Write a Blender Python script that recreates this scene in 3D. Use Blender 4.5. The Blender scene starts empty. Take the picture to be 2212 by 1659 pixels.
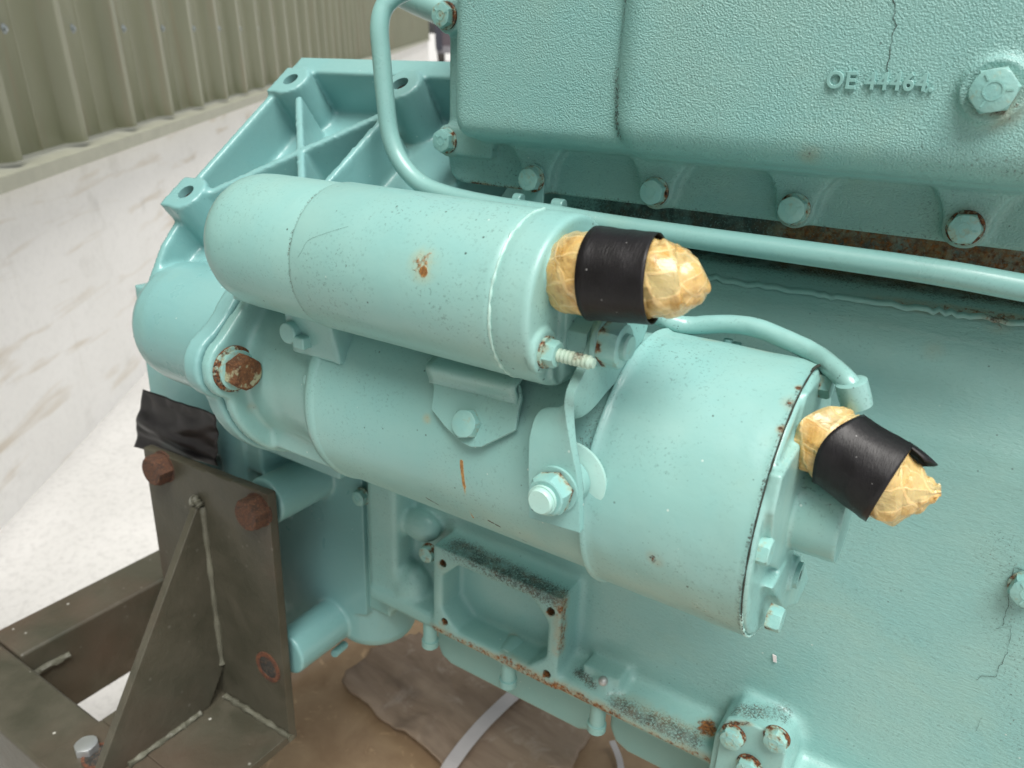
import bpy, bmesh, math, random
from math import sin, cos, pi, radians, hypot, atan2
from mathutils import Vector, Matrix, noise
random.seed(7)
SC = bpy.context.scene
COL = SC.collection

# ---------------------------------------------------------------- camera, light, exposure
FOC, CX, CY = 1661.0, 1106.0, 829.5
PITCH, TILT, YAW = radians(24.8), 0.07, radians(33.1)
CAMP = Vector((0, 0, 0.99))
RV = Vector((cos(YAW), sin(YAW), 0)); FH = Vector((-sin(YAW), cos(YAW), 0))
FV = FH * cos(PITCH) + Vector((0, 0, -sin(PITCH)))
UV_ = FH * sin(PITCH) + Vector((0, 0, cos(PITCH)))
cam = bpy.data.cameras.new("camera"); camo = bpy.data.objects.new("camera", cam); COL.objects.link(camo)
camo.matrix_world = Matrix(((RV.x, UV_.x, -FV.x, CAMP.x), (RV.y, UV_.y, -FV.y, CAMP.y), (RV.z, UV_.z, -FV.z, CAMP.z), (0, 0, 0, 1)))
cam.sensor_width = 36; cam.lens = 36 * FOC / 2212.0; cam.clip_start = 0.01; cam.clip_end = 500
cam.dof.use_dof = True; cam.dof.focus_distance = 0.40; cam.dof.aperture_fstop = 13
SC.camera = camo
SUN_DIR = Vector((0.34, -0.27, 0.90)).normalized()
w = bpy.data.worlds.new("World"); SC.world = w; w.use_nodes = True
nt = w.node_tree; bg = nt.nodes["Background"]
sky = nt.nodes.new("ShaderNodeTexSky"); sky.sky_type = 'NISHITA'; sky.sun_disc = False
sky.sun_elevation = math.asin(SUN_DIR.z); sky.sun_rotation = atan2(SUN_DIR.x, SUN_DIR.y)
sky.air_density = 1.0; sky.dust_density = 3.0; sky.ozone_density = 0.6
hs = nt.nodes.new("ShaderNodeHueSaturation"); hs.inputs["Saturation"].default_value = .28     # an overcast sky: the cloud greys the blue out evenly
nt.links.new(sky.outputs[0], hs.inputs["Color"]); nt.links.new(hs.outputs[0], bg.inputs[0]); bg.inputs[1].default_value = 0.05
sl = bpy.data.lights.new("sun", 'SUN'); sl.energy = 2.2; sl.angle = radians(38); sl.color = (1, .97, .92)
so = bpy.data.objects.new("sun", sl); COL.objects.link(so)
so.rotation_euler = SUN_DIR.to_track_quat('Z', 'Y').to_euler()
SC.view_settings.view_transform = 'Standard'; SC.view_settings.look = 'None'
SC.view_settings.exposure = 1.05; SC.view_settings.gamma = 1

# ---------------------------------------------------------------- engine frame and rays
EX = Vector((1, 0, 0)); EY = Vector((0, cos(TILT), -sin(TILT))); EZ = Vector((0, sin(TILT), cos(TILT)))
ME = Matrix(((1, 0, 0, CAMP.x), (0, EY.y, EZ.y, CAMP.y), (0, EY.z, EZ.z, CAMP.z), (0, 0, 0, 1)))
def ray(u, v):
    d = RV * ((u - CX) / FOC) + UV_ * ((CY - v) / FOC) + FV
    return Vector((d.dot(EX), d.dot(EY), d.dot(EZ)))
def PX(u, v, x): d = ray(u, v); return d * (x / d.x)
def PY(u, v, y): d = ray(u, v); return d * (y / d.y)
def PZ(u, v, z): d = ray(u, v); return d * (z / d.z)
def PN(u, v, p, n):
    d = ray(u, v); return d * (Vector(p).dot(n) / d.dot(n))
V = Vector
X, Y, Z = V((1, 0, 0)), V((0, 1, 0)), V((0, 0, 1))

# ---------------------------------------------------------------- mesh helpers
def frame(axis, hint=None):
    a = V(axis).normalized(); h = V(hint) if hint is not None else (Z if abs(a.z) < .9 else X)
    u = (h - a * h.dot(a)).normalized(); return u, a.cross(u), a
def ring_skin(bm, rings, cap=True, closed=False):
    vs = [[bm.verts.new(p) for p in r] for r in rings]
    n = len(vs[0]); m = len(vs)
    for i in range(m if closed else m - 1):
        a, b = vs[i], vs[(i + 1) % m]
        for j in range(n): bm.faces.new((a[j], a[(j + 1) % n], b[(j + 1) % n], b[j]))
    if cap and not closed:
        bm.faces.new(vs[0][::-1]); bm.faces.new(vs[-1])
    return vs
def lathe(bm, p0, axis, prof, n=48, hint=None):
    u, v, a = frame(axis, hint); p0 = V(p0)
    ring_skin(bm, [[p0 + a * t + (u * cos(2 * pi * k / n) + v * sin(2 * pi * k / n)) * max(r, 1e-5) for k in range(n)] for t, r in prof])
def cyl(bm, p0, p1, r, r2=None, n=32):
    p0, p1 = V(p0), V(p1); L = (p1 - p0).length
    lathe(bm, p0, p1 - p0, [(0, r), (L, r if r2 is None else r2)], n)
def tubering(bm, p0, axis, t0, t1, ro, ri, n=48):
    u, v, a = frame(axis); p0 = V(p0)
    def R(t, r): return [p0 + a * t + (u * cos(2 * pi * k / n) + v * sin(2 * pi * k / n)) * r for k in range(n)]
    ring_skin(bm, [R(t0, ri), R(t0, ro), R(t1, ro), R(t1, ri)], closed=True)
def prism(bm, pts, ext):
    pts = [V(p) for p in pts]; ext = V(ext)
    a = [bm.verts.new(p) for p in pts]; b = [bm.verts.new(p + ext) for p in pts]; n = len(pts)
    bm.faces.new(a[::-1]); bm.faces.new(b)
    for i in range(n): bm.faces.new((a[i], a[(i + 1) % n], b[(i + 1) % n], b[i]))
def box(bm, x, y, z):
    prism(bm, [(x[0], y[0], z[0]), (x[1], y[0], z[0]), (x[1], y[0], z[1]), (x[0], y[0], z[1])], (0, y[1] - y[0], 0))
def xprism(bm, yz, x0, x1): prism(bm, [(x0, y, z) for y, z in yz], (x1 - x0, 0, 0))
def sphere(bm, c, r, n=24, m=14, sc=(1, 1, 1)):
    c = V(c); rows = []
    for i in range(m + 1):
        t = pi * i / m
        rows.append([c + V((sc[0] * r * sin(t) * cos(2 * pi * k / n), sc[1] * r * sin(t) * sin(2 * pi * k / n), sc[2] * r * cos(t))) if 0 < i < m
                     else c + V((sc[0] * 1e-5 * cos(2 * pi * k / n), sc[1] * 1e-5 * sin(2 * pi * k / n), sc[2] * r * cos(t))) for k in range(n)])
    ring_skin(bm, rows)
def smooth_path(pts, sub=8):
    pts = [V(p) for p in pts]; out = []
    for i in range(len(pts) - 1):
        a = pts[max(i - 1, 0)]; b = pts[i]; c = pts[i + 1]; d = pts[min(i + 2, len(pts) - 1)]
        for k in range(sub):
            t = k / sub
            out.append(.5 * ((2 * b) + (c - a) * t + (2 * a - 5 * b + 4 * c - d) * t * t + (3 * b - a - 3 * c + d) * t ** 3))
    out.append(pts[-1]); return out
def sweep(bm, pts, r, n=20, wob=0.0, seed=0):
    T = [(pts[min(i + 1, len(pts) - 1)] - pts[max(i - 1, 0)]).normalized() for i in range(len(pts))]
    u, v, a = frame(T[0]); rings = []
    for i, p in enumerate(pts):
        u = (u - T[i] * u.dot(T[i])).normalized(); v = T[i].cross(u)
        rr = r[i] if isinstance(r, (list, tuple)) else r
        ring = []
        for k in range(n):
            d = u * cos(2 * pi * k / n) + v * sin(2 * pi * k / n)
            q = rr * (1 + wob * noise.noise(V((seed + i * .35, d.x * 2, d.z * 2 + d.y))))
            ring.append(p + d * q)
        rings.append(ring)
    ring_skin(bm, rings)
def hexhead(bm, af, h, ch=.12, dome=0.0):
    R = af / 2 / cos(pi / 6)
    def pt(k, lim, z):                                    # hexagon cut by a circle: 24 points
        a = 2 * pi * k / 24; ra = (af / 2) / cos((a + pi / 6) % (pi / 3) - pi / 6)
        ra = min(ra, lim); return V((ra * cos(a), ra * sin(a), z))
    rings = [[pt(k, 9, 0) for k in range(24)], [pt(k, 9, h * .80) for k in range(24)]]
    rings.append([pt(k, af / 2 * 1.03, h * .955) for k in range(24)])
    rings.append([pt(k, af / 2 * .95, h) for k in range(24)])
    ring_skin(bm, rings)

WMAT = {}
def setw(o, m): WMAT[o.name] = m.copy()
def attach(o, parent, m):
    setw(o, m)
    if parent:
        o.parent = parent; o.matrix_parent_inverse = Matrix.Identity(4)
        o.matrix_basis = WMAT[parent.name].inverted() @ m
    else: o.matrix_basis = m
ROT = ME.to_3x3().to_4x4()
def finish(me, ang=38):
    for p in me.polygons: p.use_smooth = True
    me.set_sharp_from_angle(angle=radians(ang))
def obj(name, bm, mat, parent=None, mw=ME, bevel=0.0, ang=38, seg=2, sub=0, recalc=True):
    """links the bmesh (in frame mw) as ONE object with its origin in its middle"""
    if recalc: bmesh.ops.recalc_face_normals(bm, faces=bm.faces)
    cs = [v.co for v in bm.verts]
    c = V([(min(p[i] for p in cs) + max(p[i] for p in cs)) / 2 for i in range(3)])
    for v in bm.verts: v.co -= c
    me = bpy.data.meshes.new(name); bm.to_mesh(me); bm.free(); finish(me, ang)
    o = bpy.data.objects.new(name, me); COL.objects.link(o)
    if mat: me.materials.append(mat)
    attach(o, parent, mw @ Matrix.Translation(c))
    if bevel:
        b = o.modifiers.new("bevel", 'BEVEL'); b.width = bevel; b.segments = seg; b.limit_method = 'ANGLE'; b.angle_limit = radians(40); b.harden_normals = True
    if sub:
        s = o.modifiers.new("sub", 'SUBSURF'); s.levels = sub; s.render_levels = sub
    return o
def inst(name, me, parent, m):
    o = bpy.data.objects.new(name, me); COL.objects.link(o); attach(o, parent, m); return o
def mesh(name, bm, mat, ang=38):
    bmesh.ops.recalc_face_normals(bm, faces=bm.faces)
    me = bpy.data.meshes.new(name); bm.to_mesh(me); bm.free(); finish(me, ang); me.materials.append(mat); return me
def cast(name, bm, mat, parent, voxel=.002, smooth=5, cuts=(), mw=ME, factor=.5, bores=()):
    """a casting: closed shapes fused by a voxel remesh, their inner corners softened like fillets; cuts are taken out first"""
    bmesh.ops.recalc_face_normals(bm, faces=bm.faces)
    me = bpy.data.meshes.new("raw"); bm.to_mesh(me); bm.free()
    o = bpy.data.objects.new("raw", me); COL.objects.link(o)
    def bake(o):
        dg = bpy.context.evaluated_depsgraph_get(); dg.update()
        m2 = bpy.data.meshes.new_from_object(o.evaluated_get(dg)); o.modifiers.clear(); o.data = m2
    r = o.modifiers.new("r", 'REMESH'); r.mode = 'VOXEL'; r.voxel_size = voxel; bake(o)
    for cb in cuts:
        bmesh.ops.recalc_face_normals(cb, faces=cb.faces)
        cm = bpy.data.meshes.new("cut"); cb.to_mesh(cm); cb.free(); co = bpy.data.objects.new("cut", cm); COL.objects.link(co)
        b = o.modifiers.new("b", 'BOOLEAN'); b.operation = 'DIFFERENCE'; b.object = co; b.solver = 'MANIFOLD'; bake(o)
        bpy.data.objects.remove(co)
    if cuts:
        r = o.modifiers.new("r", 'REMESH'); r.mode = 'VOXEL'; r.voxel_size = voxel
    s = o.modifiers.new("s", 'SMOOTH'); s.iterations = smooth; s.factor = factor; bake(o)
    for cb in bores:                                       # machined holes: cut last so that their edges stay crisp
        bmesh.ops.recalc_face_normals(cb, faces=cb.faces)
        cm = bpy.data.meshes.new("cut"); cb.to_mesh(cm); cb.free(); co = bpy.data.objects.new("cut", cm); COL.objects.link(co)
        b = o.modifiers.new("b", 'BOOLEAN'); b.operation = 'DIFFERENCE'; b.object = co; b.solver = 'MANIFOLD'; bake(o)
        bpy.data.objects.remove(co)
    b2 = bmesh.new(); b2.from_mesh(o.data); bpy.data.objects.remove(o)
    return obj(name, b2, mat, parent, mw, ang=60, recalc=False)
def thing(name, label, cat, loc, group=None, rot=ROT, mw=ME):
    o = bpy.data.objects.new(name, None); COL.objects.link(o); o.empty_display_size = .02
    attach(o, None, Matrix.Translation(mw @ V(loc)) @ rot)
    tag(o, label, cat, group); return o
def tag(o, label, cat, group=None):
    o["label"] = label; o["category"] = cat
    if group: o["group"] = group
    return o
def structure(o, label=None):
    o["kind"] = "structure"
    return o
def axis_m(p, axis, spin=0.0, mw=ME, hint=None):
    u, v, a = frame(axis, hint)
    return mw @ (Matrix.Translation(V(p)) @ Matrix(((u.x, v.x, a.x, 0), (u.y, v.y, a.y, 0), (u.z, v.z, a.z, 0), (0, 0, 0, 1))) @ Matrix.Rotation(spin, 4, 'Z'))

# ---------------------------------------------------------------- materials
class NT:
    def __init__(s, name):
        s.m = bpy.data.materials.new(name); s.m.use_nodes = True; s.t = s.m.node_tree
        s.b = s.t.nodes["Principled BSDF"]; s.geo = None
    def n(s, typ, **kw):
        nd = s.t.nodes.new(typ)
        for k, v in kw.items(): setattr(nd, k, v)
        return nd
    def l(s, a, b): s.t.links.new(a, b)
    def val(s, inp, v):
        if hasattr(v, 'node'): s.l(v, inp)
        else: inp.default_value = v
    def pos(s):
        if not s.geo: s.geo = s.n("ShaderNodeNewGeometry")
        return s.geo.outputs["Position"]
    def ob(s): return s.n("ShaderNodeTexCoord").outputs["Object"]
    def noise(s, vec, scale, detail=3, rough=.55, dist=0.0, out="Fac"):
        nd = s.n("ShaderNodeTexNoise"); s.l(vec, nd.inputs["Vector"])
        nd.inputs["Scale"].default_value = scale; nd.inputs["Detail"].default_value = detail
        nd.inputs["Roughness"].default_value = rough; nd.inputs["Distortion"].default_value = dist
        return nd.outputs[out]
    def vor(s, vec, scale, feature='F1', out="Distance"):
        nd = s.n("ShaderNodeTexVoronoi", feature=feature); s.l(vec, nd.inputs["Vector"]); nd.inputs["Scale"].default_value = scale
        return nd.outputs[out]
    def map(s, v, a, b, c=0.0, d=1.0, smooth=False):
        nd = s.n("ShaderNodeMapRange"); nd.clamp = True
        if smooth: nd.interpolation_type = 'SMOOTHSTEP'
        s.val(nd.inputs[0], v)
        for i, q in enumerate((a, b, c, d)): nd.inputs[i + 1].default_value = q
        return nd.outputs[0]
    def math(s, op, a, b=0.0, c=None):
        nd = s.n("ShaderNodeMath", operation=op); s.val(nd.inputs[0], a); s.val(nd.inputs[1], b)
        if c is not None: s.val(nd.inputs[2], c)
        return nd.outputs[0]
    def vmath(s, op, a, b=None):
        nd = s.n("ShaderNodeVectorMath", operation=op); s.val(nd.inputs[0], a)
        if b is not None: s.val(nd.inputs[1], b)
        return nd.outputs["Value"] if op in ('DISTANCE', 'LENGTH', 'DOT_PRODUCT') else nd.outputs["Vector"]
    def mix(s, f, a, b, blend='MIX'):
        nd = s.n("ShaderNodeMix", data_type='RGBA', blend_type=blend)
        s.val(nd.inputs[0], f)
        for i, q in ((6, a), (7, b)):
            if hasattr(q, 'node'): s.l(q, nd.inputs[i])
            else: nd.inputs[i].default_value = (*q, 1)
        return nd.outputs[2]
    def bump(s, h, strength, dist, normal=None):
        nd = s.n("ShaderNodeBump"); nd.inputs["Strength"].default_value = strength; nd.inputs["Distance"].default_value = dist
        s.l(h, nd.inputs["Height"])
        if normal is not None: s.l(normal, nd.inputs["Normal"])
        return nd.outputs[0]
    def out(s, color=None, rough=None, normal=None, metal=None, **kw):
        if color is not None:
            if hasattr(color, 'node'): s.l(color, s.b.inputs["Base Color"])
            else: s.b.inputs["Base Color"].default_value = (*color, 1)
        if rough is not None: s.val(s.b.inputs["Roughness"], rough)
        if normal is not None: s.l(normal, s.b.inputs["Normal"])
        if metal is not None: s.val(s.b.inputs["Metallic"], metal)
        for k, v in kw.items(): s.val(s.b.inputs[k.replace("_", " ")], v)
        return s.m
    def scaled(s, vec, sc, rot=(0, 0, 0)):
        nd = s.n("ShaderNodeMapping"); s.l(vec, nd.inputs[0]); nd.inputs["Scale"].default_value = sc; nd.inputs["Rotation"].default_value = rot
        return nd.outputs[0]

TEAL = (.216, .430, .412)
def paint(name, base=TEAL, rough=.36, grain=0.0, grain_scale=900, wrinkle=0.0, specks=.5, spots=(), drips=(), dirt=(), coat=.25, edge=.0012, chalk=.5, runs=0.0, rust=((.19, .068, .018), (.025, .014, .009)), halo_c=(.36, .215, .07)):
    """brush-on gloss enamel over cast iron: chalky patches, dirt specks, rust where spots (engine-frame point, radius m, strength) say"""
    m = NT(name); P = m.pos()
    big = m.noise(P, 14, 4, .6); mid = m.noise(P, 60, 3)
    col = m.mix(m.map(big, .35, .68, 0, chalk), base, tuple(c * k for c, k in zip(base, (1.36, 1.09, 1.02))))
    col = m.mix(m.map(mid, .5, .75, 0, .35 * chalk), col, tuple(c * k for c, k in zip(base, (.84, .95, .97))))
    col = m.mix(m.map(m.noise(P, 9, 3, .6, 1.2), .60, .78, 0, .45 * chalk), col, (.33, .45, .33))
    # dirt specks: few, of uneven size, clustered
    d1 = m.vor(P, 430); keep = m.map(m.noise(P, 26, 4, .7), .46, .70)
    sp = m.math('MULTIPLY', m.map(d1, .10, .19, 1, 0), m.map(m.vor(P, 430, out="Color"), .45, .52))
    sp = m.math('MULTIPLY', sp, keep)
    d2 = m.vor(P, 130); sp2 = m.math('MULTIPLY', m.map(d2, .05, .09, 1, 0), m.map(m.vor(P, 130, out="Color"), .62, .68))
    speck = m.math('MULTIPLY', m.math('MAXIMUM', m.math('MULTIPLY', sp, .75), sp2), specks)
    d3 = m.vor(P, 88); fl = m.math('MULTIPLY', m.map(d3, .03, .06, 1, 0), m.map(m.vor(P, 88, out="Color"), .60, .66))
    col = m.mix(m.math('MULTIPLY', fl, .7), col, (.60, .70, .66))
    col = m.mix(speck, col, (.025, .04, .035))
    col = m.mix(m.math('MULTIPLY', m.math('MULTIPLY', m.map(m.noise(P, 640, 3, .6), .57, .72), m.map(m.noise(P, 19, 4, .7), .42, .68)), specks * .95), col, (.05, .075, .062))
    rmask = None
    for p, r, s in spots:
        d = m.vmath('DISTANCE', P, tuple(ME @ V(p)))
        f = m.map(d, r * 1.0, r * .12, 0, s, True)
        rmask = f if rmask is None else m.math('MAXIMUM', rmask, f)
    for p, q, r, s in drips:                                  # streak from p to q
        a, b = ME @ V(p), ME @ V(q); ab = b - a; L = ab.length
        ap = m.vmath('SUBTRACT', P, tuple(a)); t = m.math('DIVIDE', m.vmath('DOT_PRODUCT', ap, tuple(ab / L)), L)
        t = m.math('MINIMUM', m.math('MAXIMUM', t, 0.0), 1.0)
        sc = m.n("ShaderNodeVectorMath", operation='SCALE'); sc.inputs[0].default_value = tuple(ab); m.l(t, sc.inputs["Scale"])
        d = m.vmath('DISTANCE', ap, sc.outputs["Vector"])
        f = m.map(d, r, r * .25, 0, s, True)
        rmask = f if rmask is None else m.math('MAXIMUM', rmask, f)
    rgh = m.map(mid, .3, .7, rough - .05, rough + .1)
    gm_ = None                                                # settled grime, and the block gap's painted shade: grainy streak from p to q
    for p, q, r, s in dirt:
        a, b = ME @ V(p), ME @ V(q); ab = b - a; L = max(ab.length, 1e-4)
        ap = m.vmath('SUBTRACT', P, tuple(a)); t = m.math('DIVIDE', m.vmath('DOT_PRODUCT', ap, tuple(ab / L)), L)
        t = m.math('MINIMUM', m.math('MAXIMUM', t, 0.0), 1.0)
        sc = m.n("ShaderNodeVectorMath", operation='SCALE'); sc.inputs[0].default_value = tuple(ab); m.l(t, sc.inputs["Scale"])
        f = m.map(m.vmath('DISTANCE', ap, sc.outputs["Vector"]), r, r * .2, 0, s, True)
        gm_ = f if gm_ is None else m.math('MAXIMUM', gm_, f)
    if gm_ is not None:
        gn = m.map(m.math('ADD', m.math('MULTIPLY', gm_, .8), m.math('MULTIPLY', m.math('SUBTRACT', m.noise(P, 760, 5, .8), .5), 3.4)), .40, .80)
        gn = m.math('MULTIPLY', m.math('MULTIPLY', gn, m.map(gm_, .02, .25)), m.map(m.noise(P, 70, 3, .6), .25, .55, .35, 1))
        col = m.mix(m.math('MULTIPLY', gn, .88), col, m.mix(m.map(m.noise(P, 150, 3), .45, .62, 0, .8), (.030, .030, .022), (.085, .048, .022))); rgh = m.math('MAXIMUM', rgh, m.math('MULTIPLY', gn, .8))
    if rmask is not None:
        rn = m.noise(P, 330, 4, .65)
        halo = m.math('MULTIPLY', rmask, m.map(m.noise(P, 120, 3), .3, .6))
        core = m.map(m.math('ADD', m.math('MULTIPLY', rmask, .62), m.math('MULTIPLY', m.math('SUBTRACT', rn, .5), 1.1)), .30, .50)
        core = m.math('MULTIPLY', core, m.map(rmask, .03, .2))
        col = m.mix(m.math('MULTIPLY', halo, .80), col, halo_c)
        rc = m.mix(m.map(m.noise(P, 500, 2), .30, .62), rust[0], rust[1])
        col = m.mix(core, col, rc); rgh = m.math('MAXIMUM', rgh, m.math('MULTIPLY', core, .85))
    rgh = m.math('ADD', rgh, m.map(m.noise(P, 8, 4, .65, .8), .35, .7, -.06, .16))
    h = m.math('MULTIPLY', m.noise(P, 260, 3, .5), .10 if grain else .16)
    if grain:
        g = m.noise(P, grain_scale, 2, .5)
        gm = m.map(m.noise(P, 11, 2), .3, .6, .55, 1)
        h = m.math('ADD', h, m.math('MULTIPLY', m.math('MULTIPLY', g, gm), grain))
    if wrinkle:
        wv = m.scaled(P, (110, 200, 300), (0, .35, 0)); g2 = m.noise(wv, 2.2, 4, .6, .4)
        h = m.math('ADD', h, m.math('MULTIPLY', g2, wrinkle))
    if runs: h = m.math('ADD', h, m.math('MULTIPLY', m.noise(P, 70, 2, .5, .4), runs * 2.5))
    if rmask is not None: h = m.math('ADD', h, m.math('MULTIPLY', m.math('MULTIPLY', core, rn), 1.0))
    bv = m.n("ShaderNodeBevel"); bv.samples = 4; bv.inputs["Radius"].default_value = edge
    nrm = m.bump(h, .55, .0012, bv.outputs[0] if edge else None)
    return m.out(col, rgh, nrm, Coat_Weight=coat, Coat_Roughness=.12)

def bolt_paint(name, rust=.4, dir_local=None):
    """painted hexagon heads with rust creeping up from the seat and along the flats"""
    m = NT(name); O = m.ob(); oi = m.n("ShaderNodeObjectInfo")
    off = m.n("ShaderNodeVectorMath", operation='SCALE'); m.l(oi.outputs["Random"], off.inputs["Scale"]); off.inputs[0].default_value = (3, 5, 7)
    Q = m.vmath('ADD', O, off.outputs["Vector"])
    sep = m.n("ShaderNodeSeparateXYZ"); m.l(O, sep.inputs[0])
    low = m.map(sep.outputs["Z"], -.001, .0046, 1, 0)
    nz = m.noise(Q, 190, 4, .65)
    k = m.math('ADD', m.math('MULTIPLY', low, .34), m.math('ADD', nz, (rust - .5) * .5))
    f = m.map(k, .68, .78); f2 = m.map(k, .56, .74, 0, .6)
    col = m.mix(m.map(m.noise(Q, 90, 3), .4, .7, 0, .5), tuple(c * 1.1 for c in TEAL), (.32, .52, .45))
    col = m.mix(f2, col, (.34, .27, .12))
    col = m.mix(f, col, m.mix(m.map(m.noise(Q, 600, 2), .4, .6), (.19, .062, .016), (.03, .016, .01)))
    h = m.math('ADD', m.noise(Q, 420, 3), m.math('MULTIPLY', f, m.noise(Q, 1500, 2)))
    return m.out(col, m.map(f, 0, 1, .36, .8), m.bump(h, .5, .0006), Coat_Weight=.2, Coat_Roughness=.15)

def rust_mat(name, a=(.16, .055, .025), b=(.06, .03, .022), paintmix=0.0):
    m = NT(name); O = m.ob(); n1 = m.noise(O, 160, 5, .65); n2 = m.noise(O, 700, 3)
    col = m.mix(m.map(n1, .35, .65), b, a); col = m.mix(m.map(n2, .55, .75, 0, .6), col, (.33, .15, .06))
    if paintmix: col = m.mix(m.map(m.noise(O, 120, 3), .52, .6, 0, paintmix), col, (.36, .40, .26))
    return m.out(col, .85, m.bump(m.math('ADD', n1, n2), .8, .0012))

def simple(name, col, rough=.5, bump=0.0, bs=200, var=.15, metal=0.0, coat=0.0):
    m = NT(name); O = m.pos(); n1 = m.noise(O, 25, 4)
    c = m.mix(m.map(n1, .3, .7), tuple(q * (1 - var) for q in col), tuple(min(1, q * (1 + var)) for q in col))
    return m.out(c, rough, m.bump(m.noise(O, bs, 3), bump, .001) if bump else None, metal, Coat_Weight=coat)

def olive_paint():
    m = NT("stand olive paint"); P = m.pos()
    n1 = m.noise(P, 22, 4, .6, .5); n2 = m.noise(P, 7, 3); m.pos(); sn = m.n('ShaderNodeSeparateXYZ'); m.l(m.geo.outputs['Normal'], sn.inputs[0]); upf = m.map(sn.outputs[2], .3, .8, .12, 1)
    c = m.mix(m.map(n1, .35, .7), (.050, .049, .034), (.077, .071, .051))
    c = m.mix(m.map(n2, .46, .66, 0, .75), c, (.088, .062, .044))
    sp = m.math('MULTIPLY', m.map(m.vor(P, 75), .07, .13, 1, 0), m.map(m.vor(P, 75, out="Color"), .60, .66))
    c = m.mix(m.math('MULTIPLY', m.math('MULTIPLY', sp, .85), upf), c, (.5, .5, .45))
    c = m.mix(m.map(m.noise(P, 170, 4, .7), .66, .74, 0, .7), c, (.06, .035, .02))
    return m.out(c, m.map(n1, .3, .7, .38, .55), m.bump(m.noise(P, 180, 4), .35, .0012), Coat_Weight=.08)
def tape_mat(name="black tape", sheen=.42):
    m = NT(name); O = m.ob(); wv = m.scaled(O, (1, 1, 1))
    f = m.noise(m.scaled(O, (1500, 300, 300)), 1, 2)
    c = m.mix(m.map(m.noise(O, 90, 3), .3, .7), (.0065, .006, .007), (.011, .010, .012))
    sp = m.math('MULTIPLY', m.map(m.vor(O, 240), .06, .1, 1, 0), m.map(m.vor(O, 240, out="Color"), .66, .7))
    c = m.mix(m.math('MULTIPLY', sp, .6), c, (.3, .3, .3))
    return m.out(c, m.map(m.noise(O, 60, 3), .3, .7, sheen - .06, sheen + .1), m.bump(m.math('ADD', f, m.noise(O, 130, 3)), .25, .0006), Specular_IOR_Level=.32)
def paper_mat():
    """honey-coloured waxed paper with a net of threads inside"""
    m = NT("waxed net paper"); uv = m.n("ShaderNodeUVMap"); U = uv.outputs[0]; O = m.ob()
    wob = m.n("ShaderNodeVectorMath", operation='SCALE'); m.l(m.noise(O, 90, 2, out="Color"), wob.inputs[0]); wob.inputs["Scale"].default_value = .6
    W = m.vmath('ADD', U, wob.outputs["Vector"])
    sp = m.n("ShaderNodeSeparateXYZ"); m.l(W, sp.inputs[0])
    def line(o, w_): f = m.math('ABSOLUTE', m.math('SUBTRACT', m.math('FRACT', o), .5)); return m.map(f, w_, w_ * 2.2, 1, 0, True)
    g = m.math('MAXIMUM', line(sp.outputs[0], .030), line(sp.outputs[1], .030))
    n1 = m.noise(O, 120, 4, .6, .6)
    c = m.mix(m.map(n1, .32, .68), (.49, .275, .065), (.73, .52, .21))
    c = m.mix(m.map(m.noise(O, 65, 3), .48, .62, 0, .8), c, (.56, .43, .19))
    c = m.mix(m.map(m.noise(O, 210, 3), .56, .70, 0, .6), c, (.32, .17, .05))
    c = m.mix(m.math('MULTIPLY', g, .42), c, (.84, .66, .34))
    wn = m.n("ShaderNodeTexWhiteNoise", noise_dimensions='2D'); m.l(m.vmath('FLOOR', m.vmath('ADD', W, (.5, .5, 0))), wn.inputs["Vector"])
    c = m.mix(m.math('MULTIPLY', m.math('SUBTRACT', 1.0, g), m.map(wn.outputs["Value"], .55, .75, 0, .6)), c, (.43, .37, .18))
    sk = m.math('MULTIPLY', m.map(m.vor(O, 160), .08, .13, 1, 0), m.map(m.vor(O, 160, out="Color"), .64, .68))
    c = m.mix(m.math('MULTIPLY', sk, .8), c, (.06, .04, .02))
    h = m.math('ADD', m.math('MULTIPLY', g, .14), m.math('ADD', m.noise(O, 130, 4, .6, 1.0), m.map(m.vor(O, 95), 0, .6, 0, .5)))
    m.b.inputs["Subsurface Radius"].default_value = (.004, .002, .0008)
    return m.out(c, m.map(n1, .3, .7, .22, .42), m.bump(h, .55, .0016), Subsurface_Weight=.25, Subsurface_Scale=.6, Coat_Weight=.35)

# ================================================================ BACKGROUND (gravity frame)
W_ = V((-.59364, .80473, 0)); WL = V((-.80473, -.59364, 0)); WALL_L = 1.03
I4 = Matrix.Identity(4)
MWALL = Matrix(((W_.x, WL.x, 0, WL.x * WALL_L), (W_.y, WL.y, 0, WL.y * WALL_L), (0, 0, 1, 0), (0, 0, 0, 1)))   # x along the wall, y into it, z up
def concrete(name, a, b, stains=False, speckle=.3):
    m = NT(name); P = m.pos()
    n1 = m.noise(P, 3, 5, .6); c = m.mix(m.map(n1, .3, .7), a, b)
    if stains:
        O = m.ob(); st = m.noise(m.scaled(O, (1.5, 6, 11)), 1.6, 3, .55, .3); st2 = m.noise(m.scaled(O, (9, 9, 1.2)), 2.2, 3)
        c = m.mix(m.map(st, .56, .70, 0, .6), c, (.58, .49, .36))
        c = m.mix(m.map(st2, .62, .76, 0, .2), c, (.55, .52, .45))
        c = m.mix(m.map(m.noise(P, 9, 4), .60, .74, 0, .3), c, (.52, .50, .46))
    c = m.mix(m.map(m.noise(P, 60, 5, .7), .48, .66, 0, speckle), c, tuple(q * .55 for q in a))
    c = m.mix(m.map(m.noise(P, 23, 3, .7), .60, .74, 0, speckle * .8), c, tuple(q * .62 for q in a))
    return m.out(c, .85, m.bump(m.noise(P, 120, 5, .7), .3, .004))
bm = bmesh.new(); prism(bm, [(-150, -150, -.2), (150, -150, -.2), (150, -150, 0), (-150, -150, 0)], (0, 300, 0))
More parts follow.
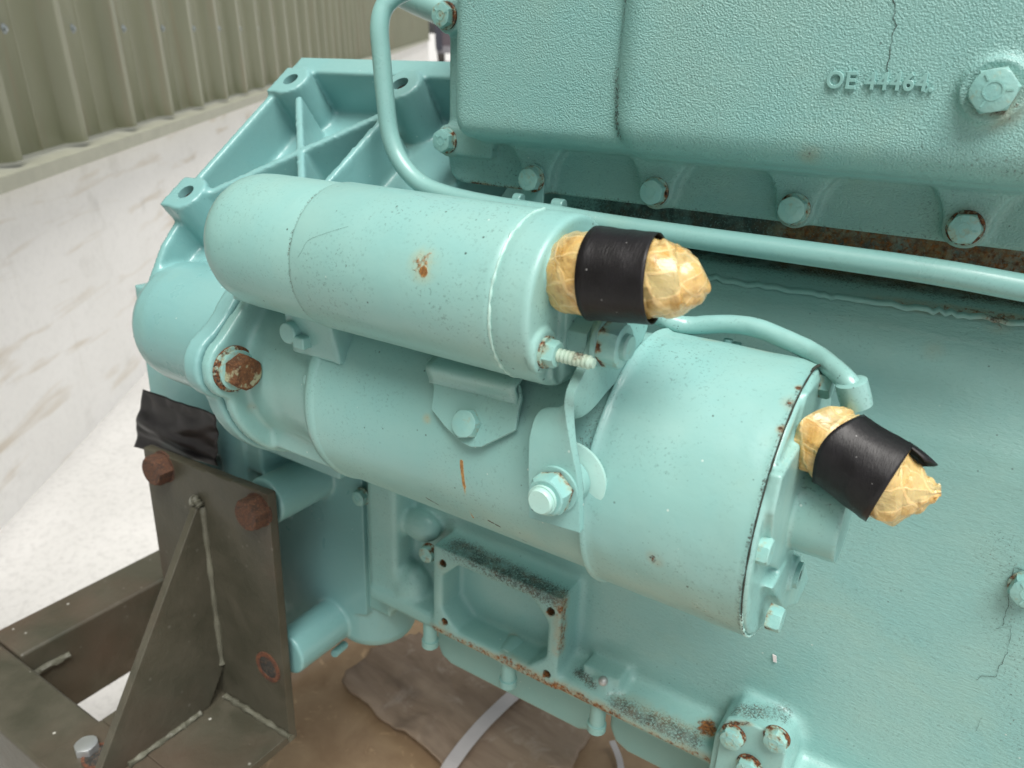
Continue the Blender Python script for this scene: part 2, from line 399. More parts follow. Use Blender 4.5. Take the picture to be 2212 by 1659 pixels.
structure(obj("ground", bm, concrete("yard concrete", (.53, .525, .505), (.62, .612, .592), False, .30), None, I4))

shed = thing("shed_wall", "long low wall of pale stained concrete under olive ribbed steel cladding, behind the engine", "wall", (0, 0, 0), None, I4, MWALL)
S0, S1, HB = -2.2, 24.8, .99 - .2615 * WALL_L
bm = bmesh.new(); box(bm, (S0, S1), (0.0, .22), (0, HB - .01)); obj("concrete_panel", bm, concrete("wall concrete", (.86, .85, .815), (.91, .90, .87), True, .12), shed, MWALL)
def cladding_mat():
    m = NT("olive cladding"); P = m.pos()
    n1 = m.noise(m.scaled(P, (6, 6, 1.2)), 1, 4)
    c = m.mix(m.map(n1, .3, .7), (.235, .252, .170), (.295, .308, .215))
    c = m.mix(m.map(m.noise(m.scaled(P, (18, 18, 1.5)), 1.3, 3), .55, .7, 0, .5), c, (.285, .245, .17))
    return m.out(c, .42, m.bump(m.noise(m.scaled(P, (4, 4, 2)), 3, 2), .25, .01), Coat_Weight=.1)
clad = cladding_mat()
PITCHW = .3317; bm = bmesh.new(); prof = []
k0 = int(S0 / PITCHW) - 1; s_ = k0 * PITCHW + .2
while s_ < S1 - .35:
    for dx, dy in ((0, 0), (.115, 0), (.1185, -.003), (.124, -.003), (.1275, 0), (.238, 0), (.268, -.032), (.300, -.032), (.3305, -.0005)):
        prof.append((s_ + dx, dy - .012))
    s_ += PITCHW
rows = [[V((a, b, z)) for a, b in prof] for z in (HB + .004, HB + 3.4)]
vs = [[bm.verts.new(p) for p in r] for r in rows]
for j in range(len(prof) - 1): bm.faces.new((vs[0][j], vs[0][j + 1], vs[1][j + 1], vs[1][j]))
o = obj("cladding_sheet", bm, clad, shed, MWALL, ang=20)
sd = o.modifiers.new("t", 'SOLIDIFY'); sd.thickness = .0015
bm = bmesh.new(); prism(bm, [(S0, .05, HB), (S0, -.062, HB - .012), (S0, -.062, HB - .016), (S0, .05, HB - .004)], (S1 - S0, 0, 0)); box(bm, (S0, S1), (-.062, -.059), (HB - .044, HB - .016))
box(bm, (S0, S1), (-.059, 0), (HB - .044, HB - .041)); obj("drip_flashing", bm, simple("flashing", (.36, .365, .29), .5, 0, 50, .08), shed, MWALL)
bm = bmesh.new(); hexhead(bm, .012, .007); cyl(bm, (0, 0, -.002), (0, 0, .0012), .011); scm = mesh("cladding_screw", bm, simple("screw zinc", (.33, .37, .38), .35, 0, 50, .1, .6))
for k in range(26):                                    # the fixing row runs level with the eye; screws sit a third along each pan
    s0 = (k0 + 2 + k) * PITCHW + .2 + .085
    if s0 < S1 - .5: inst("cladding_screw", scm, shed, axis_m((s0, -.012, .99), (0, -1, 0), k * .7, MWALL))

# far machine at the end of the yard
far = CAMP + W_ * 27.0 + V((.80473, .59364, 0)) * -.60
mfar = thing("parked_machine", "dark blurred machine parked at the far end of the cladded wall", "machine", far, None, I4, I4)
dk = simple("machine dark", (.03, .032, .045), .5); dk2 = simple("machine plum", (.075, .06, .07), .6); dk3 = simple("machine grey", (.17, .165, .18), .7)
MF = Matrix.Translation((far.x, far.y, 0)) @ Matrix.Rotation(atan2(W_.y, W_.x), 4, 'Z')
bm = bmesh.new(); box(bm, (-.5, .5), (-.95, .28), (.50, 1.02)); box(bm, (-.3, .3), (-.9, .0), (1.02, 1.2)); obj("machine_body", bm, dk2, mfar, MF, .02)
bm = bmesh.new(); box(bm, (-.55, -.5), (.06, .27), (.38, 1.05)); obj("front_panel", bm, dk, mfar, MF, .01)
bm = bmesh.new(); box(bm, (-.5, .6), (-1.0, .25), (.28, .5)); obj("chassis", bm, dk3, mfar, MF, .02)
bm = bmesh.new(); cyl(bm, (-.25, .0, .24), (-.25, .22, .24), .24); cyl(bm, (-.25, .2, .24), (-.25, .235, .24), .11); wm = mesh("wheel", bm, simple("machine tyre", (.045, .04, .036), .8))
for yy in (0, -.95): inst("wheel", wm, mfar, MF @ Matrix.Translation((0, yy, 0)))

# ================================================================ ENGINE
AX = (.335, -.175)                 # starter axis (y, z); runs along X
SX = (.282, -.0862)                # solenoid axis
def PC(u, v, ax, r):
    d = ray(u, v); a = d.y ** 2 + d.z ** 2; b = d.y * ax[0] + d.z * ax[1]; c = ax[0] ** 2 + ax[1] ** 2 - r * r
    D = b * b - a * c; t = (b - math.sqrt(max(D, 0))) / a; return d * t
engine = thing("diesel_engine", "turquoise painted diesel engine with ribbed flywheel housing and textured side cover", "engine", (-.1, .55, -.55))

# ---- side cover
yf = .389; yl = .3955
M_cover = paint("cover enamel", grain=1.9, grain_scale=1150, specks=.7, rough=.40, chalk=.45, coat=.15, edge=0,
    spots=[(PY(2165, 230, .389), .014, .5), (PY(1745, 345, .389), .010, .42), (PY(1720, 400, .40), .008, .35), (PY(1150, 410, .43), .012, .6), (PY(2080, 495, .424), .014, .55), (PY(1715, 470, .424), .012, .5), (PY(1410, 440, .424), .011, .5), (PY(960, 40, .424), .012, .6), (PY(960, 320, .424), .012, .55)],
    dirt=[(PY(1352, -10, .393), PY(1326, 150, .393), .0035, .72), (PY(1326, 150, .393), PY(1336, 335, .393), .0045, .8), (PY(2180, 330, .389), PY(2212, 430, .389), .014, .34), (PY(1000, 395, .433), PY(2212, 560, .433), .006, .55), (PY(1820, 505, .430), PY(1990, 515, .430), .008, .45)],
    drips=[(PY(1020, 398, .432), PY(1200, 424, .432), .0035, .75), (PY(1440, 458, .432), PY(1800, 512, .432), .0028, .6), (PY(1850, 520, .432), PY(2212, 560, .432), .0028, .55)])
bm = bmesh.new()
def rounded_body(bm, x0, x1, y0, z0, z1, r=.010, yb=.445):
    """cover shell: bottom and end edges rolled over"""
    prof = [(yb, z0 - .004), (y0 + .030, z0 - .004), (y0 + .018, z0 - .002), (y0 + r, z0)]
    for k in range(1, 7):
        a = pi / 2 * k / 6; prof.append((y0 + r - r * sin(a), z0 + r - r * cos(a)))
    prof += [(y0, z1), (yb, z1)]
    rings = []
    for x, ins in ((x0, r * .9), (x0 + r * .08, r * .55), (x0 + r * .3, r * .25), (x0 + r * .65, r * .06), (x0 + r, 0)):
        rings.append([V((x, min(y + ins * (1 if y < yb - .001 else 0), yb), z + (ins if z < z1 - .001 else 0))) for y, z in prof])
    rings.append([V((x1, y, z)) for y, z in prof]); ring_skin(bm, rings)
xL = PY(985, 200, yl + .006).x
rounded_body(bm, xL, -.15, yl, -.033, .115)
xS = PY(1331, 200, yf).x
rounded_body(bm, xS - .0055, .16, yf, -.034, .115, .0155)
xF = PY(968, 200, .432).x
pts = [(xF + .012, .432, -.065), (.16, .432, -.065), (.16, .432, .115), (xF, .432, .115), (xF, .432, -.052), (xF + .0025, .432, -.060), (xF + .007, .432, -.064)]
prism(bm, pts, (0, .014, 0))
def ear_down(bm, c):
    o = [(-.023, -.030), (-.0165, -.040), (-.0125, -.046), (-.0105, -.052)]
    pts = [(c.x + a, .424, b) for a, b in o]
    for k in range(0, 11):
        a = pi + pi * k / 10; pts.append((c.x + .0105 * cos(a), .424, c.z + .0105 * sin(a)))
    pts += [(c.x - a, .424, b) for a, b in o[::-1]]
    prism(bm, pts, (0, .02, 0))
CB = [PY(u, v, .420) for u, v in ((1148, 387), (1410, 415), (1712, 453), (2084, 494))]
for c in CB: ear_down(bm, c)
SB = [PY(958, 304, .420), PY(957, 33, .420)]
for c in SB:
    cyl(bm, (c.x, .424, c.z), (c.x, .446, c.z), .0105); box(bm, (c.x, xL + .012), (.424, .446), (c.z - .0095, c.z + .0095))
cb = PY(2148, 196, yf); cyl(bm, (cb.x, yf - .0022, cb.z), (cb.x, yf + .01, cb.z), .0128)
tubering(bm, (cb.x, yf, cb.z), (0, -1, 0), -.004, .0032, .0128, .0108)
side_cover = cast("side_cover", bm, M_cover, engine, .0017, 5)
# cast lettering
cu = bpy.data.curves.new("t", 'FONT'); cu.body = "OE 44464."; cu.size = .0106; cu.extrude = .0006; cu.bevel_depth = .00028; cu.offset = .00010; cu.space_character = 1.12; cu.resolution_u = 4
to = bpy.data.objects.new("t", cu); COL.objects.link(to); dg = bpy.context.evaluated_depsgraph_get(); tm = bpy.data.meshes.new_from_object(to.evaluated_get(dg)); bpy.data.objects.remove(to)
w_t = max(v.co.x for v in tm.vertices) - min(v.co.x for v in tm.vertices)
pa, pb = PY(1783, 190, yf), PY(2012, 209, yf); kx = (pb.x - pa.x) / w_t
for v in tm.vertices: v.co.x *= kx; v.co.y *= .92
tm.materials.append(paint('lettering enamel', specks=0, rough=.4, edge=0)); finish(tm, 30)
letters = bpy.data.objects.new("cast_lettering", tm); COL.objects.link(letters)
attach(letters, side_cover, ME @ Matrix(((1, 0, 0, pa.x), (0, 0, -1, yf - .0006), (0, 1, 0, pa.z + .0002), (0, 0, 0, 1))))
# crack in the paint of the cover
def crack(name, px, yy, parent, r=.00009):
    bm = bmesh.new(); pts = []
    for i in range(len(px) - 1):
        a, b = px[i], px[i + 1]
        for k in range(3):
            t = k / 3; pts.append(PY(a[0] + (b[0] - a[0]) * t + random.uniform(-2.5, 2.5), a[1] + (b[1] - a[1]) * t, yy))
    pts.append(PY(*px[-1], yy)); sweep(bm, pts, [r * random.uniform(.4, 1.5) for _ in pts], 6); return obj(name, bm, M_dark, parent)
M_dark = simple("crevice dark", (.028, .034, .026), .9)  # plain near-black for cracks, seam, socket, band gap and hair
crack("paint_crack", [(1929, -6), (1935, 18), (1931, 40), (1938, 55), (1927, 80), (1924, 110), (1917, 135), (1915, 172)], yf - .0002, side_cover, .00014)

# ---- bolts
M_bolt = bolt_paint("bolt enamel", .44); M_bolt2 = bolt_paint("bolt enamel rusty", .66)
def bolt_mesh(af, h, mat, wr=0, wh=.0016, marks=True):
    bm = bmesh.new()
    if wr: lathe(bm, (0, 0, 0), (0, 0, 1), [(0, wr), (wh * .8, wr), (wh, wr * .95)], 32)
    b2 = bmesh.new(); hexhead(b2, af, h)
    for v in b2.verts: v.co.z += wh if wr else 0
    if marks:                                                        # shallow pad and grade ticks on the head
        z = h + (wh if wr else 0)
        tubering(b2, (0, 0, z), (0, 0, 1), -.0004, .00025, af * .235, af * .19, 24)
        for k in range(3):
            a = 2 * pi * k / 3 + .4; d = V((cos(a), sin(a), 0)); n_ = V((-sin(a), cos(a), 0)) * af * .022
            p, q = d * af * .27, d * af * .43; z0 = V((0, 0, z - .0003))
            prism(b2, [p - n_ + z0, q - n_ + z0, q + n_ + z0, p + n_ + z0], (0, 0, .0006))
    tmp = bpy.data.meshes.new("x"); b2.to_mesh(tmp); b2.free(); bm.from_mesh(tmp); bpy.data.meshes.remove(tmp)
    return mesh("bolt", bm, mat, 30)
BM = bolt_mesh(.0132, .0055, M_bolt, .0082); BMr = bolt_mesh(.0132, .0055, M_bolt2, .0082); BL = bolt_mesh(.0165, .007, M_bolt, .0098, .001)
for c, sp, me in ((CB[0], .25, BM), (CB[1], .42, BM), (CB[2], .55, BM), (CB[3], .05, BMr), (SB[0], .5, BM), (SB[1], .45, BMr)):
    inst("bolt", me, engine, axis_m((c.x, .4238 - (.0016 if c is CB[0] else 0), c.z), (0, -1, 0), sp))
inst("bolt", BL, engine, axis_m((cb.x, yf - .001, cb.z), (0, -1, 0), .2))

# ---- engine block
xW0, xW1 = PY(934, 1190, .413).x, PY(1212, 1320, .413).x
M_block = paint("block enamel", wrinkle=.65, specks=.5, rough=.40, chalk=.5, coat=.2, edge=0, runs=.06, rust=((.36, .135, .03), (.10, .042, .016)), halo_c=(.42, .25, .08),
    spots=[(PY(957, 1217, .416), .0062, 1.0), (PY(960, 1343, .416), .0062, 1), (PY(1190, 1321, .416), .0066, 1.0), (PY(1181, 1456, .416), .0066, 1.0), (PY(1108, 1382, .435), .007, .8),
           (PY(1215, 1320, .413), .010, .75), (PY(1302, 1470, .43), .007, .75), (PY(1530, 1572, .43), .013, 1.0), (PY(2160, 690, .475), .010, .5), (PY(2016, 752, .46), .010, .33), (PY(870, 1310, .43), .006, .6), (PY(925, 1310, .43), .008, .85),
           (PY(1570, 1590, .41), .008, .75), (PY(1665, 1582, .41), .010, .75), (PY(1420, 1600, .415), .006, .7), (PY(1690, 1615, .41), .008, .55), (PY(920, 1180, .42), .009, .8)],
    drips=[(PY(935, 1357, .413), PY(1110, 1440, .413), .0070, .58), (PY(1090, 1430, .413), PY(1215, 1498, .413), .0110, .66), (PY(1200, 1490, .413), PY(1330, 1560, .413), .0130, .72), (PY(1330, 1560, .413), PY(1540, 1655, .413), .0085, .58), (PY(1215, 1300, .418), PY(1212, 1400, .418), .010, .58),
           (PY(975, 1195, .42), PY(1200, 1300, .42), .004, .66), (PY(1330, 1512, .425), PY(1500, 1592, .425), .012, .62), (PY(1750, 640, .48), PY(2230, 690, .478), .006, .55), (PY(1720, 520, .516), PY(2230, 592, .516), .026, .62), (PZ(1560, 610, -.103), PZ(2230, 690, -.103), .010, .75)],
    dirt=[(PY(1350, 478, .516), PY(2230, 592, .516), .05, 1.25), (PY(1250, 460, .50), PY(2230, 600, .52), .035, .95), (PY(1000, 400, .45), PY(1240, 440, .45), .02, .8), (PZ(990, 1180, -.3465), PZ(1205, 1285, -.3465), .019, 1.0), (PZ(1250, 1452, -.416), PZ(1285, 1478, -.416), .008, .9), (PZ(1600, 1535, -.382), PZ(1690, 1540, -.382), .012, .8), (PZ(1330, 1520, -.416), PZ(1490, 1592, -.416), .016, 1.0), (PY(1600, 1545, .41), PY(1680, 1550, .41), .012, .6), (PY(2190, 1200, .443), PY(2240, 1640, .443), .035, .27)])  # first three dirt streaks: grime that also paints in the deep gap's shade
bm = bmesh.new()
prof = [(.443, -.405), (.443, -.185), (.4445, -.172), (.450, -.160), (.468, -.122), (.477, -.108), (.486, -.103), (.555, -.100), (.555, -.064), (.62, -.064), (.62, -.46), (.443, -.46)]
xprism(bm, prof, -.40, .20); box(bm, (-.318, .20), (.4465, .62), (-.0655, .10))
xprism(bm, [(.415, -.431), (.415, -.4195), (.4165, -.418), (.446, -.4120), (.446, -.431)], -.402, .20)                   # sump rail
box(bm, (-.404, -.372), (.418, .5), (-.431, -.13)); box(bm, (-.434, -.400), (.440, .5), (-.470, -.13))                     # end flange, housing joint
zt = PY(1070, 1252, .413).z
box(bm, (xW0, xW1), (.413, .455), (-.4305, -.3465))                                                                      # window frame
c = PY(1303, 1472, .425); box(bm, (c.x - .017, c.x + .014), (.424, .45), (c.z - .010, c.z + .008)); cyl(bm, (c.x, .42, c.z), (c.x, .44, c.z), .0065)
x6, x7 = PY(1545, 1560, .40).x, PY(1722, 1560, .40).x
prism(bm, [(x6, .405, -.55), (x7, .405, -.55), (x7 + .001, .405, -.40), (x7 - .004, .405, -.388), (x7 - .014, .405, -.382), (x6 + .008, .405, -.382), (x6, .405, -.392)], (0, .06, 0))
sphere(bm, PY(890, 1262, .432), .0185, sc=(1, .85, 1.15)); sphere(bm, PY(910, 1135, .434), .014, sc=(1.4, .8, 1))
box(bm, (-.29, .20), (.516, .57), (-.104, -.06))
cut = []; bor = []
cb1 = bmesh.new(); x0, x1 = xW0 + .0095, xW1 - .0105
z0, z1 = -.4205, -.3565; q = .0155
prism(cb1, [(x0 + q, .40, z0), (x1 - q, .40, z0), (x1, .40, z0 + q), (x1, .40, z1 - q), (x1 - q, .40, z1), (x0 + q, .40, z1), (x0, .40, z1 - q), (x0, .40, z0 + q)], (0, .0395, 0)); cut.append(cb1)
for u, v in ((957, 1217), (960, 1343), (1190, 1321), (1181, 1456)):
    h_ = bmesh.new(); c = PY(u, v, .413); cyl(h_, (c.x, .40, c.z), (c.x, .427, c.z), .0036, n=24); bor.append(h_)
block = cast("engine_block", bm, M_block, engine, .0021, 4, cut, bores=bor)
M_rust = rust_mat("deep rust"); M_hole = rust_mat("bore rust", (.20, .055, .02), (.035, .016, .01)); M_thr = rust_mat("thread dark", (.05, .05, .045), (.012, .014, .013))  # M_thr: near-black for the bores, the stud and the slot disc
for u, v in ((957, 1217), (960, 1343), (1190, 1321), (1181, 1456)):
    c = PY(u, v, .413); bm = bmesh.new(); cyl(bm, (c.x, .4225, c.z), (c.x, .430, c.z), .0039, n=20); obj("bolt_hole", bm, M_hole, engine)
c = PY(1108, 1392, .43); bm = bmesh.new(); cyl(bm, (c.x, .436, c.z - .004), (c.x, .418, c.z - .006), .0095); cyl(bm, (c.x, .43, c.z + .001), (c.x, .4165, c.z - .0045), .0035); obj("pocket_boss", bm, M_block, engine, bevel=.001)
c = PY(1303, 1471, .418); bm = bmesh.new(); sphere(bm, c, .0036); obj("dowel_pin", bm, simple("bare steel", (.42, .43, .42), .4, 0, 50, .1, .5), engine)
# bearing cap plate with two bolts, lower right
M_pl = paint("plate enamel", specks=.3, rough=.34, spots=[(PY(1570, 1580, .402), .009, .8), (PY(1670, 1575, .402), .010, .85), (PY(1700, 1615, .402), .007, .75)], drips=[(PY(1580, 1563, .402), PY(1690, 1563, .402), .003, .65)], edge=.001)
bm = bmesh.new(); a, b = PY(1553, 1600, .402).x, PY(1704, 1600, .402).x; zt = PY(1625, 1567, .402).z
prism(bm, [(a, .402, -.52), (b, .402, -.52), (b, .402, zt - .012), (b - .004, .402, zt - .004), (b - .012, .402, zt), (a + .010, .402, zt), (a + .002, .402, zt - .004), (a, .402, zt - .012)], (0, .004, 0)); obj("end_plate", bm, M_pl, engine, bevel=.0012)
for u, v, sp in ((1577, 1602, .1), (1672, 1607, .5), (1612, 1668, .3)):
    c = PY(u, v, .395); inst("bolt", BMr, engine, axis_m((c.x, .402, c.z), (0, -1, 0), sp))
for u, v, y_, me in ((918, 1200, .424, BMr), (772, 1078, .432, BM)):
    c = PY(u, v, y_ - .007); inst("bolt", me, engine, axis_m((c.x, y_, c.z), (0, -1, 0), .3))
c = PY(2222, 1290, .432); inst("bolt", BL, engine, axis_m((c.x, .442, c.z), (0, -1, 0), .3)); 
crack("paint_crack", [(2206, 1230), (2190, 1226), (2178, 1262), (2180, 1300), (2172, 1330), (2166, 1352)], .4425, block)
crack("paint_crack", [(2150, 1358), (2185, 1352), (2184, 1380), (2176, 1410), (2166, 1432), (2158, 1440), (2150, 1462), (2120, 1460), (2108, 1470)], .4425, block)
crack("paint_crack", [(2122, 1548), (2115, 1568), (2108, 1580)], .4425, block)
M_peel = paint("peeled enamel", specks=.3, rough=.4, edge=0, wrinkle=.5, spots=[(PY(2150, 690, .47), .012, .7)])
# lifted paint along the ledge of the block
bm = bmesh.new(); e = []
for i in range(60):
    u = 1470 + i * 13; e.append((u, 585 + (u - 1470) * .145 + 8 * noise.noise(V((i * .31, 0, 0))) + 10 * noise.noise(V((i * .9, 3, 0)))))
ta = [bm.verts.new(PY(u, v, .4745)) for u, v in e]; tb = [bm.verts.new(PY(u, v + 13, .4725)) for u, v in e]
for i in range(59): bm.faces.new((ta[i], ta[i + 1], tb[i + 1], tb[i]))
o = obj("lifted_paint", bm, M_peel, block); sd = o.modifiers.new("t", 'SOLIDIFY'); sd.thickness = .0004
# sump
M_sump = paint("sump enamel", specks=.15, rough=.42, chalk=.25, edge=.001, base=(.19, .385, .37))
bm = bmesh.new()
def sump_side(x0, x1, zb, y0):
    r = .018
    prism(bm, [(x0, y0, -.432), (x1, y0, -.432), (x1, y0, zb + r), (x1 - r * .3, y0, zb + r * .3), (x1 - r, y0, zb), (x0 + r, y0, zb), (x0 + r * .3, y0, zb + r * .3), (x0, y0, zb + r)], (0, .2, 0))
sump_side(PY(940, 1400, .452).x, PY(1290, 1590, .452).x, PY(1120, 1515, .452).z, .452); sump_side(PY(1310, 1600, .458).x, .2, PY(1400, 1645, .458).z - .004, .458)
obj("sump", bm, M_sump, engine, bevel=.006, seg=3)
bm = bmesh.new(); lathe(bm, (0, 0, 0), (0, 0, -1), [(0, .0062), (.024, .0062), (.0245, .0074), (.0305, .0074), (.032, .0058)], 24); sbm = mesh("sump_bolt", bm, paint("sump bolt enamel", specks=.5, edge=0, rough=.4))
for u, v in ((938, 1372), (1106, 1450), (1297, 1545)):
    c = PY(u, v, .432); inst("sump_bolt", sbm, engine, ME @ Matrix.Translation((c.x, .4265, -.431)))
# pipes
M_pipe = paint("pipe enamel", specks=.3, rough=.30, chalk=.3, coat=.35, edge=0)
yr = .405
P_ = [(2330, 643), (2212, 622), (2000, 584), (1700, 541), (1500, 513), (1300, 483), (1180, 462), (1060, 443), (965, 421), (908, 396), (866, 350), (843, 292), (832, 210), (824, 120), (820, 62), (828, 20), (852, -8), (900, -30)]
ys = [yr] * 12 + [yr, yr, yr, .408, .414, .430]
bm = bmesh.new(); pp = [PY(u, v, y_) for (u, v), y_ in zip(P_, ys)]; sweep(bm, smooth_path(pp, 8), .0061, 28); obj("oil_pipe", bm, M_pipe, engine)
bm = bmesh.new(); sweep(bm, smooth_path([PY(850, -25, .62), PY(905, 2, .62), PY(965, 28, .62), PY(1020, 60, .62)], 6), .013, 24); obj("breather_pipe", bm, M_pipe, engine)
# clip that carries the pipe from the first cover bolt
c = CB[0]; bm = bmesh.new(); ca = PY(1180, 462, yr)
prism(bm, [(c.x - .0078, .4222, c.z + .002), (c.x - .0055, .4222, c.z + .0075), (c.x, .4222, c.z + .0095), (c.x + .0055, .4222, c.z + .0075), (c.x + .0078, .4222, c.z + .002), (c.x + .0078, .4222, c.z - .030), (c.x - .0078, .4222, c.z - .030)], (0, .0017, 0))
obj("pipe_clip", bm, M_pipe, engine, bevel=.0005)
bm = bmesh.new(); c2 = PY(1207, 444, .412); cyl(bm, c2 - X * .004, c2 + X * .004, .0042); obj('clip_rivet', bm, M_pipe, engine, bevel=.001); bm = bmesh.new(); c3 = PY(1120, 432, .412); cyl(bm, c3 - X * .003, c3 + X * .003, .0042); obj("clip_rivet", bm, M_pipe, engine, bevel=.001)

# ---- flywheel housing
M_house = paint("housing enamel", base=(.190, .395, .395), specks=.25, rough=.33, chalk=.3, coat=.3, edge=0, runs=.15)
N_ = V((0, -.611, .791)).normalized(); T_ = X.cross(N_) * -1; T_ = V((0, .791, .611)).normalized()
B1 = PY(632, 178, .45); B2 = PN(868, 188, B1, N_); B3 = PN(407, 421, B1, N_)
def sl(x, s, off): return V((x, 0, 0)) + V((0, B1.y, B1.z)) + T_ * s + N_ * off
def slab(bm, x0, x1, s0, s1, o0, o1): prism(bm, [sl(x0, s0, o0), sl(x1, s0, o0), sl(x1, s1, o0), sl(x0, s1, o0)], N_ * (o1 - o0))
def sof(p): return (p - V((p.x, B1.y, B1.z))).dot(T_)
bm = bmesh.new(); xe = B1.x - .0165
slab(bm, xe, -.325, -.20, .03, -.085, -.038)
slab(bm, xe, -.325, .0135, .032, -.085, .0)
slab(bm, xe, xe + .007, sof(B3) - .01, .03, -.085, -.001)
for b in (B1, B2, B3):
    s0 = sof(b); cyl(bm, sl(b.x, s0, -.07), sl(b.x, s0, .003), .0162)
    if b is not B2: slab(bm, b.x - .0165, b.x, s0 - .0150, s0 + .0150, -.03, .003)
def rib(bm, p, q, wd=.0058, dep=.06):
    d = (q - p).normalized(); n_ = d.cross(N_).normalized() * wd / 2
    prism(bm, [p - n_ - N_ * .001, p + n_ - N_ * .001, q + n_ - N_ * .001, q - n_ - N_ * .001], -N_ * dep)
rib(bm, PN(641, 205, B1, N_), PN(648, 410, B1, N_)); rib(bm, PN(450, 410, B1, N_), PN(835, 236, B1, N_)); rib(bm, PN(690, 402, B1, N_), PN(830, 245, B1, N_))
w1, w2, w3 = PX(392, 462, xe + .003), PX(350, 530, xe + .003), PX(322, 610, xe + .003)
prism(bm, [(xe, w1.y, w1.z), (xe, w2.y, w2.z), (xe, w3.y, w3.z), (xe, .36, -.21), (xe, .46, -.15)], (.007, 0, 0))
slab(bm, xe, -.40, sof(B3) - .10, sof(B3) - .02, -.10, -.045)
lathe(bm, (-.518, AX[0], AX[1]), X, [(0, .004), (.001, .019), (.004, .0305), (.010, .0392), (.019, .0440), (.031, .0456), (.05, .0458), (.14, .0458)], 56)
box(bm, (xe, -.40), (.385, .52), (-.30, -.14))
# starter pad on the housing (mates with the starter flange)
def flange_outline(bm, x0, x1, g=0.0):
    cyl(bm, (x0, *AX), (x1, *AX), .066 + g, n=56)
    e = (.2775, -.1655); cyl(bm, (x0, *e), (x1, *e), .0205 + g, n=32)
    xprism(bm, [(e[0] - .0195 - g, e[1] - .002), (e[0] - .006, e[1] - .0200 - g), (.283, -.214), (.33, -.18), (.33, -.11), (.301, -.108), (.289, -.128), (e[0] - .011 - g, e[1] + .0165)], x0, x1)
flange_outline(bm, -.392, -.3785, .002)
# lower half: flat panel, bosses that run toward the viewer, drum
prism(bm, [(-.60, .435, -.25), (-.425, .435, -.25), (-.425, .435, -.475), (-.47, .435, -.49), (-.505, .435, -.545), (-.60, .435, -.545)], (0, .11, 0))
box(bm, (-.555, -.520), (.388, .46), (-.345, -.225)); box(bm, (PY(320, 830, .39).x, -.50), (.39, .46), (-.33, -.185)); box(bm, (-.628, -.52), (.395, .46), (-.40, -.235))
def ytube(u, v, r, y0=.3745, y1=.50):
    c = PY(u, v, y0); cyl(bm, (c.x, y0, c.z), (c.x, y1, c.z), r, n=40); return c
t1 = ytube(572, 1084, .0215); t2 = ytube(618, 1412, .0215, .3745, .505); ytube(338, 1016, .018)
prism(bm, [PY(535, 945, .40), PY(545, 945, .40), PY(568, 1082, .40), PY(556, 1082, .40)], (0, .05, 0))
cD = PY(815, 1330, .475); lathe(bm, (cD.x, .475, -.36), -Z, [(0, .040), (.150, .040), (.158, .037), (.162, .03)], 40)
box(bm, (cD.x - .05, cD.x + .02), (.452, .53), (-.475, -.36))
cuts = []
for b in (B1, B2, B3):
    h_ = bmesh.new(); s0 = sof(b); cyl(h_, sl(b.x, s0, -.030), sl(b.x, s0, .02), .0064, n=28); cuts.append(h_)
housing = cast("flywheel_housing", bm, M_house, engine, .0017, 4, (), bores=cuts)
for b in (B1, B2, B3):
    s0 = sof(b); bm = bmesh.new(); p = sl(b.x, s0, -.026)
    prof = []
    for k in range(16): prof.append((.0016 * k, .0067 if k % 2 else .0057))
    u_, v_, a_ = frame(N_); rings = [[p + a_ * t + (u_ * cos(2 * pi * k / 24) + v_ * sin(2 * pi * k / 24)) * r for k in range(24)] for t, r in prof]
    ring_skin(bm, rings, cap=False); vs0 = [bm.verts.new(q) for q in rings[0]]; bm.faces.new(vs0)
    o = obj("threaded_bore", bm, M_thr, engine, recalc=False)
bm = bmesh.new(); c = PY(738, 1398, .44); d_ = (PY(722, 1412, .425) - c); sweep(bm, [c + d_ * (k / 14) for k in range(-6, 15)], [.0042 if k % 2 else .0036 for k in range(21)], 18); obj("threaded_stud", bm, M_house, engine)

# ================================================================ STARTER MOTOR
starter = thing("starter_motor", "turquoise starter motor with solenoid cylinder on top, bolted to the engine's side", "starter motor", (-.2, *AX))
M_st = paint("starter enamel", dirt=[(PC(922, 1076, AX, .0624), PC(946, 1090, AX, .0624), .0016, 1.2), (PC(1056, 1125, AX, .0624), PC(1078, 1137, AX, .0624), .0016, 1.2), (PC(1128, 1166, AX, .0624), PC(1136, 1170, AX, .0624), .0010, 1.2), (PC(1240, 1010, AX, .0624), PC(1300, 900, AX, .0624), .010, .42), (PC(1390, 760, AX, .0624), PC(1300, 960, AX, .0624), .007, .45)], rust=((.50, .29, .09), (.27, .13, .04)), halo_c=(.50, .36, .14), base=(.225, .445, .425), specks=.6, rough=.34, chalk=.45, coat=.25, edge=.0008, runs=.12,
    spots=[(PC(922, 905, AX, .0624), .004, .45), (PC(1560, 745, AX, .0624), .008, .5), (PC(700, 1040, AX, .065), .006, .4), (PC(765, 1048, AX, .063), .005, .4)],
    drips=[(PC(997, 997, AX, .0624), PC(1003, 1050, AX, .0624), .0016, 1.1), (PC(1003, 1050, AX, .0624), PC(1022, 1118, AX, .0624), .0013, .85)])
